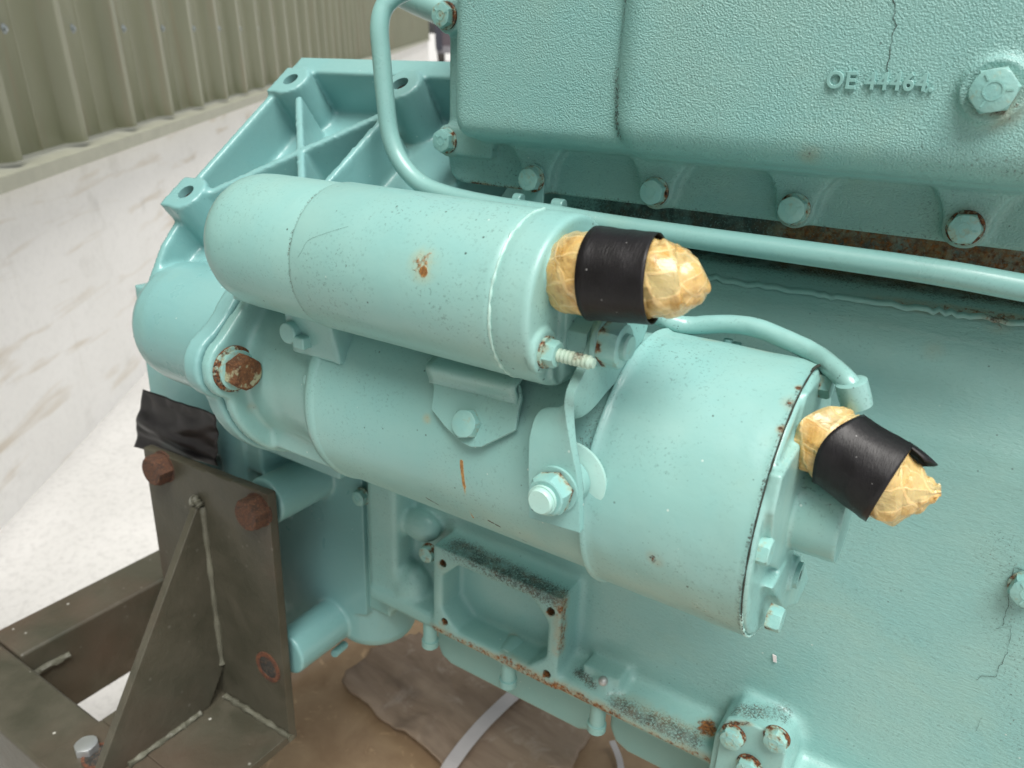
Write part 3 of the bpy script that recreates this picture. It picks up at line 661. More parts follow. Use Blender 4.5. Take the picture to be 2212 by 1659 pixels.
M_band = paint("band enamel", dirt=[((-.1305, AX[0] + .0652 * cos(a), AX[1] + .0652 * sin(a)), (-.1305, AX[0] + .0652 * cos(a + .35), AX[1] + .0652 * sin(a + .35)), .0022, .6) for a in (1.8, 2.15, 2.5, 2.85, 3.2)] + [((-.0575, AX[0] + .065 * cos(a), AX[1] + .065 * sin(a)), (-.0575, AX[0] + .065 * cos(a + .35), AX[1] + .065 * sin(a + .35)), .0018, .7) for a in (1.9, 2.25, 2.6, 2.95, 3.3, 3.65)], base=(.225, .445, .425), specks=.8, rough=.38, chalk=.55, coat=.2, edge=.0008, runs=.15,
    spots=[(PC(1727, 838, AX, .065), .0030, .8), (PC(1712, 870, AX, .065), .0065, .55), (PC(1687, 928, AX, .065), .0030, .8), (PC(1415, 1207, AX, .065), .006, .55), (PC(1650, 745, AX, .065), .012, .45), (PC(1535, 735, AX, .065), .008, .4)])
M_sol = paint("solenoid enamel", rust=((.44, .20, .04), (.17, .075, .02)), halo_c=(.46, .36, .14), dirt=[((-.2822, SX[0] + .037 * cos(a), SX[1] + .037 * sin(a)), (-.2822, SX[0] + .037 * cos(a + .6), SX[1] + .037 * sin(a + .6)), .0022, .62) for a in (1.6, 2.2, 2.8, 3.4)], base=(.225, .445, .425), specks=.8, rough=.36, chalk=.5, coat=.25, edge=.0008, runs=.2,
    spots=[(PC(915, 586, SX, .037), .0042, 1.25), (PC(914, 572, SX, .037), .0105, .62)])
bm = bmesh.new()
lathe(bm, (0, *AX), X, [(-.3090, .045), (-.3088, .0612), (-.3078, .0632), (-.3050, .0640), (-.3020, .0640), (-.3008, .0632), (-.3000, .0626), (-.22, .0624), (-.125, .0624), (-.124, .05)], 128)
obj("yoke", bm, M_st, starter, ang=50)
bm = bmesh.new(); rings = []; n = 144
prof = [(-.1315, .0618), (-.1318, .0645), (-.1312, .0662), (-.1300, .0664), (-.1290, .0656), (-.1280, .0650)] + [(-.128 + .0035 * k, .0650) for k in range(1, 20)] + [(-.0600, .0650), (-.0580, .0650), (-.0574, .0652), (-.0570, .0645), (-.0570, .060)]
for t, r in prof:
    ring = []
    for k in range(n):
        a = 2 * pi * k / n; d = V((0, cos(a), sin(a))); q = r
        if -.125 < t < -.062: q += .00045 * noise.noise(V((t * 38, cos(a) * 2.2, sin(a) * 2.2 + 4))) + .0003 * noise.noise(V((t * 90 + 9, cos(a) * 5, sin(a) * 5)))
        ring.append(V((t, *AX)) + d * q)
    rings.append(ring)
ring_skin(bm, rings); obj("brush_cover_band", bm, M_band, starter, ang=50)
for u, v in ((1573, 737), (1745, 772)):
    bm = bmesh.new(); p = PY(u, v, .362); cyl(bm, p - Z * .006, p + Z * .0012, .0022, n=16); box(bm, (p.x + .0015, p.x + .006), (p.y - .002, p.y + .004), (p.z - .006, p.z - .0004))
    obj("band_clamp", bm, M_band, starter, bevel=.0006)
# nose, flange and pivot block
M_nose = paint("nose enamel", base=(.22, .435, .418), specks=.35, rough=.34, chalk=.45, coat=.3, edge=0, runs=.15,
    spots=[(PX(520, 830, -.369), .010, .42), (PX(545, 880, -.369), .006, .4), (PX(600, 985, -.34), .006, .6), (PX(690, 1078, -.33), .005, .5), (PX(565, 880, -.37), .005, .35)])
bm = bmesh.new(); flange_outline(bm, -.3775, -.3695)
lathe(bm, (0, *AX), X, [(-.372, .0525), (-.345, .0520), (-.318, .0545), (-.312, .0575), (-.306, .0580)], 64)
box(bm, (-.372, -.307), (.299, .34), (-.2275, -.19))
pb, pc = PY(612, 690, .276), PY(718, 742, .276)
prism(bm, [(pb.x, .274, pb.z + .012), (pc.x, .274, pc.z + .012), (pc.x + .004, .277, pc.z - .012), (pb.x, .280, pb.z - .020)], (0, .05, 0))
box(bm, (-.372, -.335), (.279, .33), (-.125, -.095))
nose_o = cast("drive_housing", bm, M_nose, starter, .0017, 4)
bm = bmesh.new(); p = PY(620, 720, .272); cyl(bm, (p.x, .278, p.z), (p.x, .2715, p.z), .0062, n=32); box(bm, (p.x + .004, p.x + .0125), (.2715, .279), (p.z - .0075, p.z - .0005)); obj("pivot_pin", bm, M_nose, starter, bevel=.0012)
bm = bmesh.new(); p = PY(668, 822, .278); cyl(bm, (p.x, .286, p.z), (p.x, .2765, p.z), .0042, n=24); obj("drain_boss", bm, M_nose, starter, bevel=.001)
# rusty mounting bolt
M_rb = rust_mat("bolt rust with old paint", (.17, .07, .025), (.075, .032, .014), .75)
bm = bmesh.new(); b2 = bmesh.new(); hexhead(b2, .0185, .0105)
for v in b2.verts: v.co.z += .0045
tmp = bpy.data.meshes.new("x"); b2.to_mesh(tmp); b2.free(); bm.from_mesh(tmp)
fb = PX(503, 796, -.3695); mb = inst("mounting_bolt", mesh("mounting_bolt", bm, M_rb, 30), starter, axis_m(fb, X, .35))
mb["label"] = "rusty brown hexagon bolt"
bm = bmesh.new(); lathe(bm, (0, 0, 0), Z, [(0, .0142), (.0016, .0142), (.002, .0135)], 40); lathe(bm, (0, 0, .002), Z, [(0, .0118), (.0026, .0122), (.003, .0114)], 40)
inst("washer", mesh("washer", bm, M_bolt2, 30), mb, axis_m(fb, X, .35))
# solenoid
bm = bmesh.new()
lathe(bm, (0, *SX), X, [(-.3575, .004), (-.3570, .0215), (-.3555, .0270), (-.3515, .0318), (-.3460, .0346), (-.3400, .0358), (-.3330, .0362), (-.2830, .0364), (-.2822, .0362), (-.2815, .0369), (-.28, .0372), (-.23, .0371), (-.170, .0371), (-.1668, .0368), (-.1660, .036)], 128)
solenoid = obj("solenoid", bm, M_sol, starter, ang=50)
bm = bmesh.new()
lathe(bm, (0, *SX), X, [(-.1675, .030), (-.1672, .0366), (-.1620, .0372), (-.1510, .0370), (-.1492, .0365), (-.1484, .0352), (-.1482, .031)], 96)
q1, q2 = PX(1238, 655, -.144), PX(1252, 790, -.144)
box(bm, (-.155, -.1445), (SX[0] - .012, SX[0] + .014), (-.118, -.060)); cyl(bm, (-.15, .268, -.070), (-.141, .268, -.070), .0115)
cyl(bm, (-.15, .2575, -.1015), (-.1465, .2575, -.1015), .0095); cyl(bm, (-.15, .272, -.111), (-.146, .272, -.111), .009)
cap = cast("solenoid_cap", bm, M_sol, solenoid, .0010, 2)
M_bead = paint("sealer enamel", base=(.36, .60, .56), specks=.4, rough=.35, edge=0)
def bead_ring(name, x, ax, R, a0, a1, r, parent, seed):
    pts = []; N = 120
    for k in range(N + 1):
        a = a0 + (a1 - a0) * k / N; pts.append(V((x + .0005 * noise.noise(V((k * .22, seed, 0))), ax[0] + R * cos(a), ax[1] + R * sin(a))))
    bm = bmesh.new(); sweep(bm, pts, [r * (.85 + .7 * max(-.7, noise.noise(V((k * .33, 7, seed))))) for k in range(N + 1)], 8, .3, seed); return obj(name, bm, M_bead, parent)
bead_ring("sealer_bead", -.1664, SX, .0368, radians(85), radians(285), .00075, solenoid, 3)
bead_ring("sealer_bead", -.0568, AX, .0646, radians(205), radians(290), .0008, starter, 5)
bm = bmesh.new(); sweep(bm, [V((-.0566, AX[0] + .0648 * cos(radians(a)), AX[1] + .0648 * sin(radians(a)))) for a in range(92, 300, 2)], [.0005 * (.7 + .5 * noise.noise(V((k * .3, 2, 0)))) for k in range(104)], 6); obj("seam_groove", bm, M_dark, starter)
def threaded(bm, p0, axis, r, L, pitch, depth, n=20):
    prof = []; k = int(L / pitch)
    for i in range(k):
        prof += [(i * pitch, r - depth), (i * pitch + pitch * .25, r - depth * .1), (i * pitch + pitch * .5, r), (i * pitch + pitch * .75, r - depth * .2)]
    prof += [(k * pitch, r - depth), (k * pitch + .0012, r - depth * 1.1), (k * pitch + .0013, r * .3)]
    lathe(bm, p0, axis, prof, n)
M_stud = paint("stud enamel", base=(.36, .52, .44), specks=.2, rough=.42, edge=0, spots=[((-.131, .2565, -.0985), .0065, .62)])
p = V((-.1465, .2575, -.1015)); bm = bmesh.new(); threaded(bm, p, X, .0029, .0225, .0019, .00075, 24); obj("terminal_stud", bm, M_stud, solenoid, ang=30)
bm = bmesh.new(); hexhead(bm, .0100, .0056); tubering(bm, (0, 0, 0), Z, -.0006, .0008, .0068, .003, 32); inst("nut", mesh("nut", bm, M_bolt, 30), solenoid, axis_m(p + X * .0005, X, .2))
# twisted link from the solenoid to the motor terminal
xb = -.1335
LA = [PY(1257, 1147, .2605), PY(1256, 1090, .2605), PY(1252, 1030, .2605), PY(1240, 965, .2605), PY(1232, 905, .2610), PX(1231, 852, xb - .001), PX(1252, 803, xb), PX(1272, 760, xb), PX(1290, 705, xb), PX(1306, 670, xb)]
LB = [PY(1148, 1115, .2605), PY(1147, 1062, .2605), PY(1147, 1000, .2610), PY(1152, 935, .2640), PY(1178, 890, .2700), PX(1252, 893, xb - .002), PX(1310, 835, xb), PX(1350, 790, xb), PX(1385, 720, xb), PX(1392, 690, xb)]
SA, SBp = smooth_path(LA, 8), smooth_path(LB, 8); bm = bmesh.new(); rows = []
for a, b in zip(SA, SBp): rows.append([bm.verts.new(a + (b - a) * t) for t in (0, .2, .4, .6, .8, 1)])
for i in range(len(rows) - 1):
    for j in range(5): bm.faces.new((rows[i][j], rows[i][j + 1], rows[i + 1][j + 1], rows[i + 1][j]))
link = obj("terminal_link", bm, M_st, starter, ang=60)
sd = link.modifiers.new("t", 'SOLIDIFY'); sd.thickness = .0042; sd.offset = 0
bv = link.modifiers.new("b", 'BEVEL'); bv.width = .0008; bv.segments = 2; bv.limit_method = 'ANGLE'; bv.harden_normals = True
pn = PX(1340, 747, -.1235)
bm = bmesh.new(); hexhead(bm, .0178, .0088); lathe(bm, (0, 0, .008), Z, [(0, .0056), (.0028, .0056), (.0036, .0048)], 32); inst("nut", mesh("nut", bm, M_bolt, 30), link, axis_m((xb + .0032, pn.y, pn.z), X, .32))
bm = bmesh.new(); tubering(bm, (0, 0, 0), Z, -.0004, .0018, .0105, .005, 40); me_w = mesh("washer", bm, M_st, 30); inst("washer", me_w, link, axis_m((xb + .0014, pn.y, pn.z), X))
bm = bmesh.new(); cyl(bm, (-.152, pn.y, pn.z), (xb, pn.y, pn.z), .0052); cyl(bm, (-.152, pn.y, pn.z), (xb - .002, pn.y, pn.z), .0085, n=6); obj("terminal_post", bm, M_st, link, bevel=.0006)
ps = PY(1165, 1085, .2440)
bm = bmesh.new(); hexhead(bm, .0165, .0085); inst("nut", bpy.data.meshes["nut.001"] if False else mesh("nut", bm, M_bolt, 30), link, axis_m((ps.x, .2568, ps.z), -Y, .3))
bm = bmesh.new(); lathe(bm, (0, 0, 0), Z, [(0, .0058), (.009, .0058), (.0104, .0058), (.0112, .0051)], 32); tubering(bm, (0, 0, 0), Z, .0078, .0090, .0066, .0052); inst("stud_end", mesh("stud_end", bm, M_bead, 30), link, axis_m((ps.x, .2548, ps.z), -Y))
inst("washer", me_w, link, axis_m((ps.x, .2590, ps.z), -Y)); 
bm = bmesh.new(); cyl(bm, (ps.x, .280, ps.z), (ps.x, .262, ps.z), .0060); cyl(bm, (ps.x, .2700, ps.z), (ps.x, .2640, ps.z), .0105); obj("terminal_post", bm, M_st, link, bevel=.0006)
bm = bmesh.new(); lathe(bm, (0, 0, 0), Z, [(0, .0172), (.0014, .0172), (.0016, .0168)], 48); inst("insulating_disc", mesh("insulating_disc", bm, M_bead, 30), link, axis_m((ps.x, .2722, ps.z), -Y))
# saddle bracket under the solenoid
N2 = V((0, -.93, .367)).normalized(); P2 = V((0, AX[0], AX[1])) + N2 * .0652
bm = bmesh.new(); pts = [PN(u, v, P2, N2) for u, v in ((936, 884), (966, 922), (1000, 956), (1022, 966), (1044, 966), (1118, 930), (1124, 890), (1131, 862), (1127, 835), (1100, 795), (960, 750), (930, 778), (939, 812), (942, 840))]
prism(bm, pts, N2 * .0022); br = obj("saddle_bracket", bm, M_st, starter, bevel=.0005)
pl = PN(1012, 916, P2 + N2 * .0022, N2); bm = bmesh.new(); hexhead(bm, .0128, .0052); inst("bolt", mesh("bolt", bm, M_bolt, 30), br, axis_m(pl + N2 * -.0004, N2, .28))
t_ = V((0, .367, .93)); pe = [PN(u, v, P2, N2) for u, v in ((937, 806), (1127, 852))]; bm = bmesh.new(); rows = []
for k in range(17):
    f = k / 16; off = t_ * (-.005 + .019 * f) + N2 * (.0022 + .0052 * sin(pi * min(1, f * 1.25)) ** 2 * (1 if f < .8 else 1) + .001 * f)
    rows.append([bm.verts.new(pe[0] + (pe[1] - pe[0]) * (j / 12) + off) for j in range(13)])
for k in range(16):
    for j in range(12):
        if k > 10 and j in (6, 7): continue
        bm.faces.new((rows[k][j], rows[k][j + 1], rows[k + 1][j + 1], rows[k + 1][j]))
o = obj("rolled_lip", bm, M_st, br, ang=80); sd = o.modifiers.new("t", 'SOLIDIFY'); sd.thickness = .002; sd.offset = 1
# end bracket
bm = bmesh.new(); lathe(bm, (0, *AX), X, [(-.060, .05), (-.0598, .0636), (-.0562, .0636), (-.0550, .0622), (-.0550, .0585), (-.0556, .054), (-.0556, .01)], 96)
xf = -.0514
prism(bm, [V((xf, p.y, p.z)) for p in [PX(u, v, xf) for u, v in ((1732, 958), (1742, 946), (1766, 944), (1752, 990), (1752, 1056), (1702, 1240), (1664, 1222), (1672, 1110), (1690, 1030))]], (-.005, 0, 0))
prism(bm, [V((-.0538, p.y, p.z)) for p in [PX(u, v, -.0538) for u, v in ((1745, 850), (1775, 815), (1800, 830), (1770, 930), (1712, 1060), (1690, 1060))]], (-.004, 0, 0))
prism(bm, [V((-.0505, p.y, p.z)) for p in [PX(u, v, -.0505) for u, v in ((1668, 1272), (1694, 1316), (1722, 1306), (1748, 1250), (1735, 1200), (1700, 1215))]], (-.007, 0, 0))
pp_ = PX(1712, 1238, -.0500); cyl(bm, (-.055, pp_.y, pp_.z), (-.0482, pp_.y, pp_.z), .0088)
lathe(bm, (0, *AX), X, [(-.056, .0235), (-.0535, .0222), (-.050, .0214), (-.040, .0214), (-.0310, .0214)], 64)
pt = PX(1764, 985, -.0495); cyl(bm, (-.056, pt.y, pt.z), (-.0495, pt.y, pt.z), .0110)
M_eb = paint("end bracket enamel", base=(.225, .445, .425), specks=.9, rough=.36, chalk=.6, coat=.3, edge=0, spots=[(PX(1800, 815, -.05), .005, .75)])
eb = cast("end_bracket", bm, M_eb, starter, .0010, 2)
bm = bmesh.new(); tubering(bm, (0, 0, 0), Z, -.002, .0020, .0066, .0030, 32); plug = inst("filler_plug", mesh("filler_plug", bm, M_eb, 30), eb, axis_m((-.0482, pp_.y, pp_.z), X))
bm = bmesh.new(); lathe(bm, (0, 0, 0), Z, [(-.002, .0034), (.0016, .0034)], 6); inst("hex_socket", mesh("hex_socket", bm, M_dark, 30), eb, axis_m((-.0482, pp_.y, pp_.z), X))
bm = bmesh.new(); hexhead(bm, .0108, .0065); b6 = mesh("bolt", bm, M_bolt, 30)
for u, v, x_, sp in ((1797, 834, -.0525, .1), (1664, 1194, -.0540, .3), (1688, 1341, -.0490, .2)):
    p = PX(u, v, x_ + .003); inst("bolt", b6, eb, axis_m((x_ - .003, p.y, p.z), X, sp))
bm = bmesh.new(); pk = [PC(u, v, AX, .0653) for u, v in ((1752, 802), (1764, 792), (1778, 788), (1790, 790))]; sweep(bm, smooth_path(pk, 4), [.0003] * 2 + [.0007] * 9 + [.0003] * 2, 8); obj("band_gap", bm, M_dark, starter)
# terminal cable that loops over the band
M_cab = paint("cable enamel", base=(.23, .445, .425), specks=1.0, rough=.27, chalk=.5, coat=.5, edge=0)
cp = [PY(1395, 655, .345), PY(1420, 680, .350), PY(1448, 695, .354), (PY(1490, 703, .358)), PY(1560, 700, .360), PY(1625, 706, .360), PY(1695, 732, .357), PY(1760, 764, .352), PY(1803, 798, .339), PY(1832, 826, .331), PY(1842, 850, .331)]
bm = bmesh.new(); sweep(bm, smooth_path(cp, 8), .0046, 20, .05, 2); cab = obj("terminal_cable", bm, M_cab, starter)
c0, c1 = PY(1838, 822, .330), PY(1851, 876, .332); bm = bmesh.new(); ax_ = (c1 - c0); L = ax_.length; lathe(bm, c0, ax_, [(0, .0052), (.0006, .0064), (L * .6, .0066), (L, .0064)], 32); obj("cable_lug", bm, M_cab, starter)
bm = bmesh.new(); cyl(bm, (-.046, pt.y, pt.z), (-.02, pt.y, pt.z), .0062); cyl(bm, (-.0455, pt.y, pt.z), (-.042, pt.y, pt.z), .0095, n=6); obj("main_terminal", bm, M_eb, starter, bevel=.0006)

# ================================================================ WRAPPED TERMINALS
M_paper = paper_mat(); M_tape = tape_mat()
def wrap(label, secs, tape, seed, group, crump_k=1.0, sharp=20, bow=0.0):
    """secs: (centre, half-width a, half-height b, squareness) along the wrap; tape: (first, last) in section units"""
    root = thing("wrapped_terminal", label, "wrapped terminal", secs[0][0], group)
    cs = smooth_path([s[0] for s in secs], 5); k7 = [(i // 5, (i % 5) / 5) for i in range(len(cs))]
    def par(i, j):
        a, t = k7[i]; b = min(a + 1, len(secs) - 1); t = t * t * (3 - 2 * t) if j == 3 else t; return secs[a][j] * (1 - t) + secs[b][j] * t
    T = [(cs[min(i + 1, len(cs) - 1)] - cs[max(i - 1, 0)]).normalized() for i in range(len(cs))]
    n = 46
    def ring(i, grow=0.0, crump=1.0):
        hz = (Y - T[i] * Y.dot(T[i])).normalized(); vt = hz.cross(T[i]).normalized() * -1
        a_, b_ = par(i, 1) + grow, par(i, 2) + grow; out = []
        for k in range(n):
            th_ = 2 * pi * k / n; q = V((i * .29, cos(th_) * 1.7, sin(th_) * 1.7 + seed))
            dd = crump * crump_k * (.0034 * (abs(noise.noise(q * .8)) - .25) + .0012 * (abs(noise.noise(q * 1.7 + V((5, 0, 0)))) - .25))
            d_ = hz * cos(th_) * (a_ + dd) + vt * sin(th_) * (b_ + dd); near = max(0.0, -d_.normalized().dot(cs[i].normalized())); out.append(cs[i] + d_ + T[i] * (bow * near * near * max(0.0, 1 - i / (len(cs) * .5))))
        return out
    bm = bmesh.new(); uvl = None
    vs = ring_skin(bm, [ring(i, 0, 1.0) for i in range(len(cs))])
    uvl = bm.loops.layers.uv.new("UVMap"); idx = {}
    for i, r in enumerate(vs):
        for k, v in enumerate(r): idx[v] = (i, k)
    ln = [0]
    for i in range(1, len(cs)): ln.append(ln[-1] + (cs[i] - cs[i - 1]).length)
    for f in bm.faces:
        ks = [idx[l.vert][1] for l in f.loops]; wrapk = max(ks) - min(ks) > n / 2
        for l in f.loops:
            i, k = idx[l.vert]; k = k + n if (wrapk and k < n / 2) else k
            l[uvl].uv = (k / n * 10 + i * .03, ln[i] / .0095 + .6 * sin(k / n * 2 * pi))
    obj("paper_wrap", bm, M_paper, root, ang=sharp)
    i0, i1 = int(tape[0] * 5), int(tape[1] * 5); bm = bmesh.new()
    ro = [ring(i, .0017 + (tape[2] * max(0, (i - (i0 + i1) / 2) / (i1 - i0)) if len(tape) > 2 else 0), .25) for i in range(i0, i1 + 1)]
    vs = [[bm.verts.new(p) for p in r] for r in ro]
    for i in range(len(vs) - 1):
        for k in range(n): bm.faces.new((vs[i][k], vs[i][(k + 1) % n], vs[i + 1][(k + 1) % n], vs[i + 1][k]))
    t = obj("tape_band", bm, M_tape, root, ang=50); sd = t.modifiers.new("t", 'SOLIDIFY'); sd.thickness = .0005; sd.offset = -1
    bm = bmesh.new(); sp_ = []                                          # the free end of the tape, a lap line along the band
    la = [ring(i, .0021 + (tape[2] * max(0, (i - (i0 + i1) / 2) / (i1 - i0)) if len(tape) > 2 else 0), .25) for i in range(i0, i1 + 1)]
    k0 = tape[3] if len(tape) > 3 else 44
    vs = [[bm.verts.new(r[(k0 + j) % n]) for j in range(9)] for r in la]
    for i in range(len(vs) - 1):
        for j in range(5): bm.faces.new((vs[i][j], vs[i][j + 1], vs[i + 1][j + 1], vs[i + 1][j]))
    t = obj("tape_end", bm, M_tape, root, ang=50); sd = t.modifiers.new("t", 'SOLIDIFY'); sd.thickness = .0005; sd.offset = -1
    return root
y1 = .2665
wrap("paper and black tape wrap on the upper solenoid's end, with rounded honey tip",
     [(PX(1238, 590, -.1440), .0155, .0158, 0), (PY(1272, 590, y1), .0155, .0165, 0), (PY(1308, 593, y1), .0150, .0160, 0), (PY(1360, 598, y1 + .001), .0150, .0155, 0), (PY(1410, 602, y1 + .002), .0153, .0150, 0), (PY(1442, 603, y1 + .003), .0160, .0145, 0), (PY(1474, 600, y1 + .005), .0150, .0128, 0), (PY(1503, 592, y1 + .006), .0115, .0098, 0), (PY(1520, 584, y1 + .007), .0060, .0055, 0)],
     (1.4, 4.3, .0004, 33), 2, "paper wrapped terminals", .7, 26, 0.0)
q0 = PY(1772, 940, pt.y + .006) * .925; W2 = [q0]                                  # the wrap runs square to the line of sight from the terminal
for u, v in ((1797, 960), (1832, 984), (1876, 1014), (1922, 1045), (1948, 1053), (1984, 1058), (2014, 1060), (2033, 1061)):
    r_ = ray(u, v); W2.append(r_ * (W2[-1].dot(r_) / r_.dot(r_)))
w2 = wrap("loose black tape wrap at the starter's lower right end with crumpled paper tip",
     [(p, a_, b_, 0) for p, a_, b_ in zip(W2, (.0145, .0148, .0150, .0151, .0151, .0134, .0096, .0054, .0014), (.0160, .0160, .0157, .0160, .0164, .0144, .0091, .0046, .0012))],
     (1.5, 4.1, .0010, 2), 9, "paper wrapped terminals", 1.0, 16, -.009)
tw = (W2[4] - W2[3]).normalized(); hz = (Y - tw * Y.dot(tw)).normalized(); vt = hz.cross(tw).normalized() * -1; bm = bmesh.new(); rows = []
for k in range(7):
    th_ = radians(28 + 11 * k); d_ = hz * cos(th_) * .0168 + vt * sin(th_) * .0181; ext = .0085 * sin(pi * (.15 + .7 * (6 - k) / 6))
    rows.append([bm.verts.new(W2[4] + d_ * (1.02 + .02 * t - .10 * t * t) + tw * ((ext + .005) * t - .004)) for t in (0, .25, .5, .75, 1)])
for k in range(6):
    for j in range(4): bm.faces.new((rows[k][j], rows[k][j + 1], rows[k + 1][j + 1], rows[k + 1][j]))
t = obj("tape_flap", bm, M_tape, w2, ang=50); sd = t.modifiers.new("t", 'SOLIDIFY'); sd.thickness = .0006

# ================================================================ STAND, PATCH, PALLET
stand = thing("engine_stand", "olive drab welded steel engine stand with rusty bolts and a triangular gusset", "engine stand", (-.6, .3, -.68))
M_ol = olive_paint(); M_weld = simple("weld olive", (.105, .105, .078), .5, .6, 500, .3)
YP = .36
a, b, c, d = PY(309, 966, YP), PY(590, 1074, YP), PY(642, 1607, YP), PY(400, 1490, YP)
bm = bmesh.new(); b.x -= .0065; prism(bm, [a, b, V((b.x, YP, -.588)), V((a.x, YP, -.588))], (0, .0095, 0)); 
hb = bmesh.new(); ch = PY(580, 1440, YP)
plate = cast("mounting_plate", bm, M_ol, stand, .0016, 2, [hb] if False else [])
bm = bmesh.new(); tubering(bm, ch, -Y, -.001, .0012, .0155, .0112, 36); obj("bolt_hole_rim", bm, M_rust, stand)
bm = bmesh.new(); lathe(bm, ch - Y * .0006, -Y, [(-.001, .0115), (.0, .0115), (.0003, .008), (.0004, .001)], 32); obj("recessed_stud", bm, M_thr, stand)
xg = PY(432, 1085, YP).x; bm = bmesh.new(); zg = PY(430, 1088, YP).z; zb = -.5785
prism(bm, [(xg - .004, YP, zg), (xg - .004, YP, -.545), (xg - .004, YP - .02, -.5785), (xg - .004, .237, zb), (xg - .004, .229, zb + .010), (xg - .004, YP - .007, zg)], (.0085, 0, 0)); obj("gusset", bm, M_ol, stand, bevel=.0012)
bm = bmesh.new(); box(bm, (-.6165, b.x), (.272, YP + .0095), (-.588, -.5785)); box(bm, (-.6165, b.x), (.214, .272), (-.588, -.5787)); obj("base_plate", bm, M_ol, stand, bevel=.001)
def weld(pts, r, seed):
    P = smooth_path(pts, 14); bm = bmesh.new(); sweep(bm, P, [r * (.8 + .5 * abs(noise.noise(V((i * .45, seed, 0)))) + .15 * sin(i * 1.4)) for i in range(len(P))], 10, .25, seed); obj("weld_bead", bm, M_weld, stand)
weld([V((xg + .0045, YP - .001, zg)), V((xg + .0045, YP - .001, -.46)), V((xg + .0045, YP - .001, -.538))], .0034, 1)
weld([V((xg + .006, YP - .003, -.5765)), V((-.50, YP - .002, -.577)), V((-.452, YP - .002, -.577))], .0030, 2)
weld([V((xg + .0055, YP - .03, -.577)), V((xg + .0055, .30, -.577)), V((xg + .0055, .255, -.577))], .0034, 3)
weld([V((xg - .005, YP - .003, zg + .002)), V((xg, YP - .004, zg + .006)), V((xg + .005, YP - .003, zg + .001))], .0042, 4)
M_rb2 = rust_mat("stand bolt rust", (.110, .048, .026), (.045, .027, .021))
bm = bmesh.new(); hexhead(bm, .0255, .0145); lathe(bm, (0, 0, -.001), Z, [(0, .0155), (.002, .0155)], 36); sb = mesh("rusty_bolt", bm, M_rb2, 30)
for u, v, sp in ((333, 1017, .1), (537, 1112, .3)):
    p = PY(u, v, YP - .010); inst("rusty_bolt", sb, stand, axis_m((p.x, YP + .0005, p.z), (0, -1, 0), sp))
bm = bmesh.new(); box(bm, (-.829, -.767), (.2725, 1.5), (-.682, -.58)); obj("side_beam", bm, M_ol, stand, bevel=.004, seg=3)
bm = bmesh.new(); box(bm, (-1.3, -.475), (.212, .2715), (-.682, -.5805)); obj("front_beam", bm, M_ol, stand, bevel=.004, seg=3)
bm = bmesh.new(); box(bm, (-.612, -.53), (.274, .40), (-.682, -.589)); obj("cross_beam", bm, M_ol, stand, bevel=.004, seg=3)
bm = bmesh.new(); sweep(bm, smooth_path([PX(55, 1470, -.7655), PX(95, 1443, -.7655), PX(150, 1415, -.7655)], 10), [.004 + .0012 * noise.noise(V((i * .6, 0, 0))) for i in range(21)], 10, .3, 4); obj("weld_bead", bm, M_weld, stand)
pz = PZ(187, 1612, -.5745); bm = bmesh.new(); hexhead(bm, .0185, .0075); zb_ = inst("zinc_bolt", mesh("zinc_bolt", bm, simple("zinc", (.50, .53, .54), .38, .2, 300, .12, .75), 30), stand, axis_m((pz.x, pz.y, -.5785), Z, .2)); zb_["label"] = "bright zinc plated hexagon bolt"
ph = PZ(214, 1632, -.578); bm = bmesh.new(); lathe(bm, (ph.x, ph.y, -.5785), Z, [(0, .0122), (.0006, .0122), (.0007, .001)], 32); obj("slot_hole", bm, M_thr, stand)  # flat dark disc laid on the plate as the hole
bm = bmesh.new(); tubering(bm, (ph.x, ph.y, -.5785), Z, 0, .0010, .0145, .0118, 32); obj("slot_rim", bm, M_rust, stand)

# black plastic taped over the housing opening
def plastic():
    m = NT("black plastic sheet"); O = m.ob(); n1 = m.noise(O, 30, 3, .5, .8)
    return m.out((.006, .0055, .007), .3, m.bump(m.noise(O, 45, 2, .5, .6), .2, .002), Specular_IOR_Level=.35)
bm = bmesh.new(); q = [PY(318, 838, .372), PY(478, 893, .372), PY(482, 1002, .380), PY(298, 962, .380)]; nx, ny = 46, 34; g = []
for j in range(ny):
    r_ = []
    for i in range(nx):
        s, t = i / (nx - 1), j / (ny - 1); p = q[0] * (1 - s) * (1 - t) + q[1] * s * (1 - t) + q[2] * s * t + q[3] * (1 - s) * t
        f = .004 * noise.noise(V((s * 2 + t * 1.5, t * 3.2 - s * 1.3, 1))) + .0022 * abs(noise.noise(V((s * 3.5 - t * 2, t * 3 + s * 2, 7))))
        r_.append(bm.verts.new(p - Y * f - Y * .004))
    g.append(r_)
for j in range(ny - 1):
    for i in range(nx - 1): bm.faces.new((g[j][i], g[j][i + 1], g[j + 1][i + 1], g[j + 1][i]))
pat = tag(obj("plastic_patch", bm, plastic(), None, ang=80), "creased glossy black plastic patch stuck on the housing above the stand plate", "plastic patch")
sd = pat.modifiers.new("t", 'SOLIDIFY'); sd.thickness = .0006

